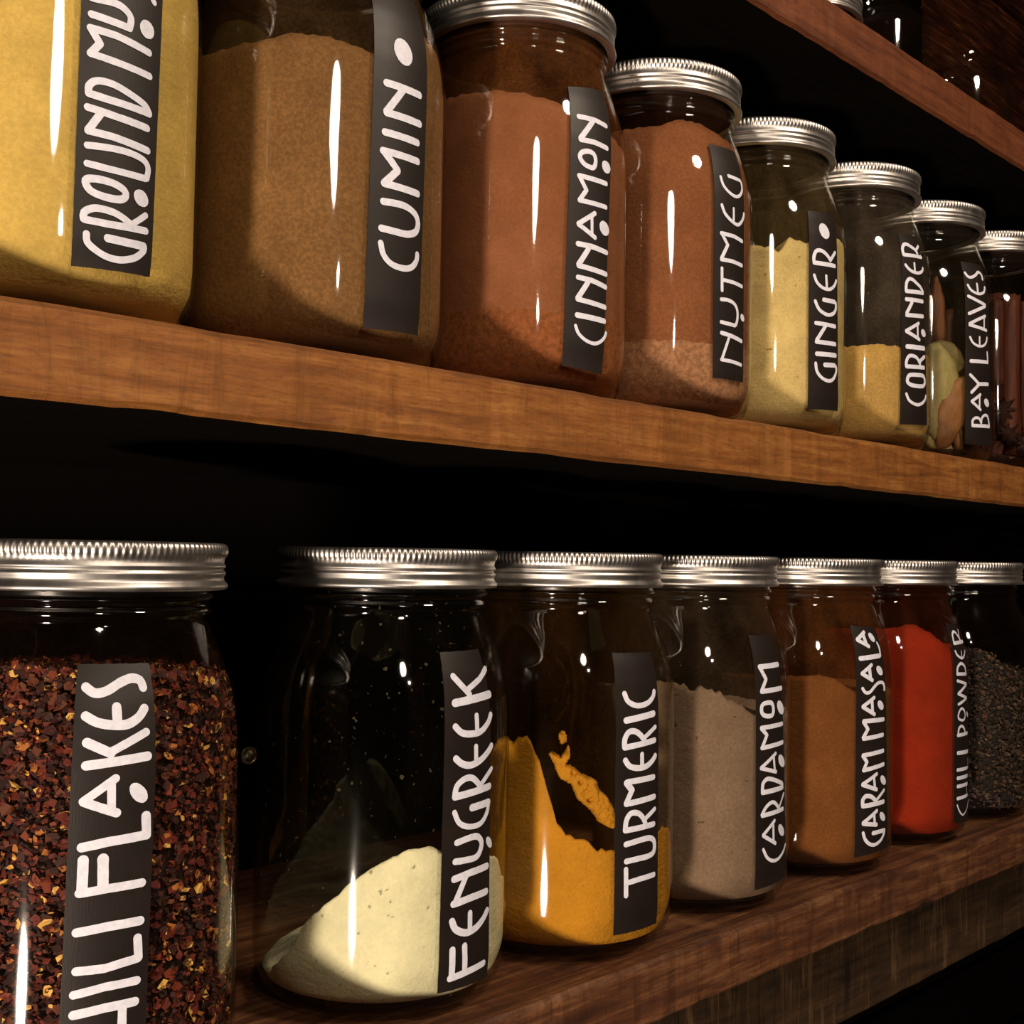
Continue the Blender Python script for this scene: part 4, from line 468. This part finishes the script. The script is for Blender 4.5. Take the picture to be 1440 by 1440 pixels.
# ---------------------------------------------------------------- bay leaves
def leafmat(name, c, c2):
    t = NT(name); a = t.noise(t.co((1, 1, .5)), 170, 6, .72, .8); vv = t.noise(t.co((1, 1, .25)), 420, 3, .6)
    return t.out(t.bsdf(t.mix(t.ramp(a, [(.35, 0.), (.7, 1.)]), srgb(*c), srgb(*c2)), .55, t.bump(vv, .4, .0006), spec=.35))
LM = [leafmat('olive_leaf', (128, 116, 66), (158, 142, 90)), leafmat('tan_leaf', (118, 76, 42), (148, 100, 58)), leafmat('brown_leaf', (92, 50, 26), (128, 76, 38)), leafmat('moss_leaf', (92, 80, 44), (122, 104, 60))]
def bay_leaf(s0, z0, L, W, tilt, r, mat, text, curl=.2, group=None, tear=0.):
    nu, nv = 14, 8; v = []; f = []
    for side in (0, 1):
        for j in range(nu + 1):
            t = j / nu; wd = W / 2 * (math.sin(math.pi * min(1, t * .96 + .02)) ** .62) * (1 + .07 * noise.noise(Vector((t * 9, s0, z0))))
            for i in range(nv + 1):
                u_ = -1 + 2 * i / nv; lx = u_ * wd; lz = (t - .5) * L
                s = s0 + lx * math.cos(tilt) - lz * math.sin(tilt); zz = z0 + lx * math.sin(tilt) + lz * math.cos(tilt)
                zz = max(zz, 8.5); rr = r - curl * .010 * (u_ * u_) + .0012 * noise.noise(Vector((s * .12, zz * .1, s0))) - .0009 * (1 - abs(u_)) ** 4 - side * .00035
                rr = min(rr, gr(zz / 1000, -.0014) - (0 if zz > 20 else (.020 - zz / 1000) ** 2 * 26)) - side * .0003; a = s / 50; v.append((rr * math.cos(a), rr * math.sin(a), zz / 1000))
    N = (nu + 1) * (nv + 1)
    for j in range(nu):
        for i in range(nv): a = j * (nv + 1) + i; f.append((a, a + 1, a + nv + 2, a + nv + 1)); f.append((N + a, N + a + nv + 1, N + a + nv + 2, N + a + 1))
    ring = [i for i in range(nv + 1)] + [j * (nv + 1) + nv for j in range(1, nu + 1)] + [nu * (nv + 1) + i for i in range(nv - 1, -1, -1)] + [j * (nv + 1) for j in range(nu - 1, 0, -1)]
    for a, b in zip(ring, ring[1:] + ring[:1]): f.append((b, a, N + a, N + b))
    o = obj('bay_leaf', mesh('bay_leaf', v, f), mat); o.location = UP_[6]; tag(o, text, 'leaf', 'bay leaves in the glass jar')
    # midrib
    return o
bay_leaf(-119, 44, 66, 38, .10, .0464, LM[0], 'largest pale olive bay leaf flat against the glass', .15)
bay_leaf(-109, 32, 52, 22, -.38, .0480, LM[1], 'tan bay leaf slanting below the large olive one', .25)
bay_leaf(-114, 68, 34, 22, 1.35, .0448, LM[3], 'mossy bay leaf lying crosswise at the top of the pile', .1)
bay_leaf(-122, 16, 34, 15, .9, .0448, LM[0], 'small olive bay leaf at the foot of the jar', .1)
bay_leaf(-103.5, 18, 26, 9, .1, .0462, LM[1], 'narrow tan bay leaf beside the black label', .2)
bay_leaf(-112, 98, 52, 22, .15, .034, LM[2], 'dark brown bay leaf standing high inside the jar', .4)
for k, (s, z, tl, r) in enumerate(((-60, 40, .3, .044), (-30, 50, -.5, .043), (20, 45, .8, .042), (70, 60, .2, .041), (110, 35, 1.2, .043), (-90, 40, .5, .036), (-125, 40, -.6, .034))):
    bay_leaf(s, z, 58, 26, tl, r, LM[(k + 1) % 4], 'bay leaf hidden behind the front leaves in the jar', .2)
# ---------------------------------------------------------------- cinnamon sticks
t = NT('cinnamon_bark'); g = t.noise(t.co((60, 60, 4)), 8, 6, .6); barkm = t.out(t.bsdf(t.ramp(g, [(.3, srgb(44, 18, 10)), (.7, srgb(94, 43, 24))]), .6, t.bump(g, .5, .0006), spec=.3))
def stick(s, r0, z0, L, rad, tilt, text, rot=0., group='cinnamon sticks in the last upper jar'):
    n = 34; nz = 12; v = []; f = []; sp = []
    for i in range(n):      # double scroll cross-section
        q = -1 + 2 * i / (n - 1); th = q * 2.6 * math.pi * .62; rr = rad * (1 - .62 * abs(q) ** 1.2)
        sp.append(Vector((rr * math.sin(th) + (rad * .45 if q > 0 else -rad * .45) * min(1, abs(q) * 3), -rr * math.cos(th))))
    for side in (0, 1):
        for k in range(nz + 1):
            for i in range(n):
                p = sp[i]; tn = (sp[min(i + 1, n - 1)] - sp[max(i - 1, 0)]).normalized(); nn = Vector((-tn.y, tn.x)); p = p + nn * (.0009 * side)
                z = L * k / nz; e = .0004 * noise.noise(Vector((p.x * 300, p.y * 300, z * 60 + s))); x = p.x + e; y = p.y + e
                zz = z + (.0022 * noise.noise(Vector((p.x * 400, p.y * 400, s + k))) if k in (0, nz) else 0); v.append((x, y, zz))
    N = (nz + 1) * n
    for k in range(nz):
        for i in range(n - 1): a = k * n + i; f.append((a, a + 1, a + n + 1, a + n)); f.append((N + a, N + a + n, N + a + n + 1, N + a + 1))
    ring = [i for i in range(n)] + [k * n + n - 1 for k in range(1, nz + 1)] + [nz * n + i for i in range(n - 2, -1, -1)] + [k * n for k in range(nz - 1, 0, -1)]
    for a, b in zip(ring, ring[1:] + ring[:1]): f.append((b, a, N + a, N + b))
    o = obj('cinnamon_stick', mesh('cinnamon_stick', v, f), barkm); a = s / 50; X, Y, Z = UP_[7]
    o.location = (X + r0 * math.cos(a), Y + r0 * math.sin(a), Z + z0); o.rotation_euler = (tilt * .6, tilt, rot); tag(o, text, 'cinnamon stick', group); return o
stick(-127, .034, .062, .060, .0068, .02, 'short cinnamon stick held high against the glass', .4)
stick(-112, .031, .012, .114, .0085, -.03, 'long cinnamon stick standing at the front of the jar', 1.)
stick(-88, .031, .012, .112, .0082, .03, 'thick cinnamon stick beside the front one', 2.)
for k, (s, r, ln) in enumerate(((-60, .031, .11), (-20, .031, .115), (30, .031, .105), (80, .031, .112), (120, .031, .11), (-140, .031, .114), (-100, .012, .121), (20, .012, .12))):
    stick(s, r, .011, ln, .008, .0, 'cinnamon stick standing behind the front sticks', k)
dk = plain('dark_spice', srgb(40, 20, 14), .6)
def anise(s, z, r, rot, text):
    v = []; f = []
    for k in range(8):
        a = k * math.pi / 4; d = Vector((math.cos(a), 0, math.sin(a))); sd = Vector((-math.sin(a), 0, math.cos(a))); L = .0085 * (1 + .2 * math.sin(k * 2.3)); b0 = len(v)
        for t_, w_, h_ in ((.05, .0012, .001), (.45, .0019, .0022), (.8, .0012, .0018), (1.1, .0002, .0030)):
            c = d * L * t_
            v += [c + sd * w_, c - Vector((0, h_, 0)), c - sd * w_, c + Vector((0, .0006, 0))]
        for j in range(3):
            for q in range(4): f.append((b0 + j * 4 + q, b0 + j * 4 + (q + 1) % 4, b0 + j * 4 + 4 + (q + 1) % 4, b0 + j * 4 + 4 + q))
        f.append((b0, b0 + 3, b0 + 2, b0 + 1)); f.append((b0 + 12, b0 + 13, b0 + 14, b0 + 15))
    o = obj('star_anise', mesh('star_anise', [tuple(x) for x in v], f, False), dk); a = s / 50; X, Y, Z = UP_[7]
    o.location = (X + r * math.cos(a), Y + r * math.sin(a), Z + z); o.rotation_euler = (rot, .0, a + math.pi / 2); tag(o, text, 'spice'); return o
anise(-123, .043, .0445, .12, 'dark star-shaped spice pod caught between the sticks'); anise(-118, .026, .0435, -.2, 'dark curled star pod low in the jar of sticks')
anise(-104, .020, .0425, .25, 'dark star pod at the bottom of the jar of sticks')
def chip(s, z, r, sz, rot, text):
    v, f = [], []
    for i, (a, b) in enumerate(((-1, -.6), (-.2, -1), (.9, -.5), (.7, .5), (.1, 1), (-.8, .6))): 
        for d in (0, 1): v.append((a * sz, d * .0012 + .1 * sz * math.sin(i * 2.), b * sz))
    n = 6
    f = [tuple(i * 2 for i in range(n - 1, -1, -1)), tuple(i * 2 + 1 for i in range(n))] + [(i * 2, ((i + 1) % n) * 2, ((i + 1) % n) * 2 + 1, i * 2 + 1) for i in range(n)]
    o = obj('bark_chip', mesh('bark_chip', v, f, False), barkm); a = s / 50; X, Y, Z = UP_[7]
    o.location = (X + r * math.cos(a), Y + r * math.sin(a), Z + z); o.rotation_euler = (.2, rot, a + math.pi / 2); tag(o, text, 'bark'); return o
chip(-127, .0165, .0425, .0055, .4, 'reddish triangular bark chip on the bottom of the jar of sticks'); chip(-113, .013, .040, .004, 1.4, 'small bark chip beside the triangular one')
# ---------------------------------------------------------------- things on the top shelf
k = .030
JS = [(r * .72, z * .183 if z < .15 else .0275 + (z - .15) * .8) for r, z in GP]
t = empty('small_jar', (.652, .0680, ZT + G)); tag(t, 'short jar with a ribbed silver lid just showing over the top shelf edge', 'jar')
o = obj('glass_body', glass_mesh(64, JS), M['glass'], t)
lid = obj('lid', BAND_ME, M['metal'], t); lid.scale = (.82, .82, .82); lid.location.z = .0335 - .1572 * .82 - .0015
d = obj('lid_disc', DISC_ME, M['metal'], lid); obj('neck_shade_plug', SHADE_PLUG_ME, M['neck_shade'], lid)
def bottle(x, y, prof, text):
    P = smoothprof(prof, 4); v1, f1 = revolve(P, 72); Q = [(max(r - .002, .0001), z) for r, z in P if z > .008]; v2, f2 = revolve([(.0002, .008)] + Q, 72); o = len(v1)
    ob = obj('glass_bottle', mesh('glass_bottle', v1 + v2, f1 + [tuple(o + i for i in reversed(q)) for q in f2]), M['glass']); ob.location = (x, y, ZT + G); tag(ob, text, 'bottle'); return ob
bottle(.757, .0725, [(.0002, .002), (.026, .0005), (.032, .004), (.034, .01), (.034, .055), (.0335, .062), (.030, .070), (.022, .0760), (.0150, .082), (.0135, .088), (.0155, .089), (.0155, .096), (.013, .097)], 'clear glass bottle with rounded shoulder standing beside the ribbed lid')
bottle(.862, .062, [(.0002, .002), (.028, .0005), (.034, .004), (.036, .01), (.036, .045), (.034, .056), (.026, .062), (.024, .067), (.0255, .0685), (.0255, .074), (.023, .075)], 'clear glass bottle further along the top shelf')
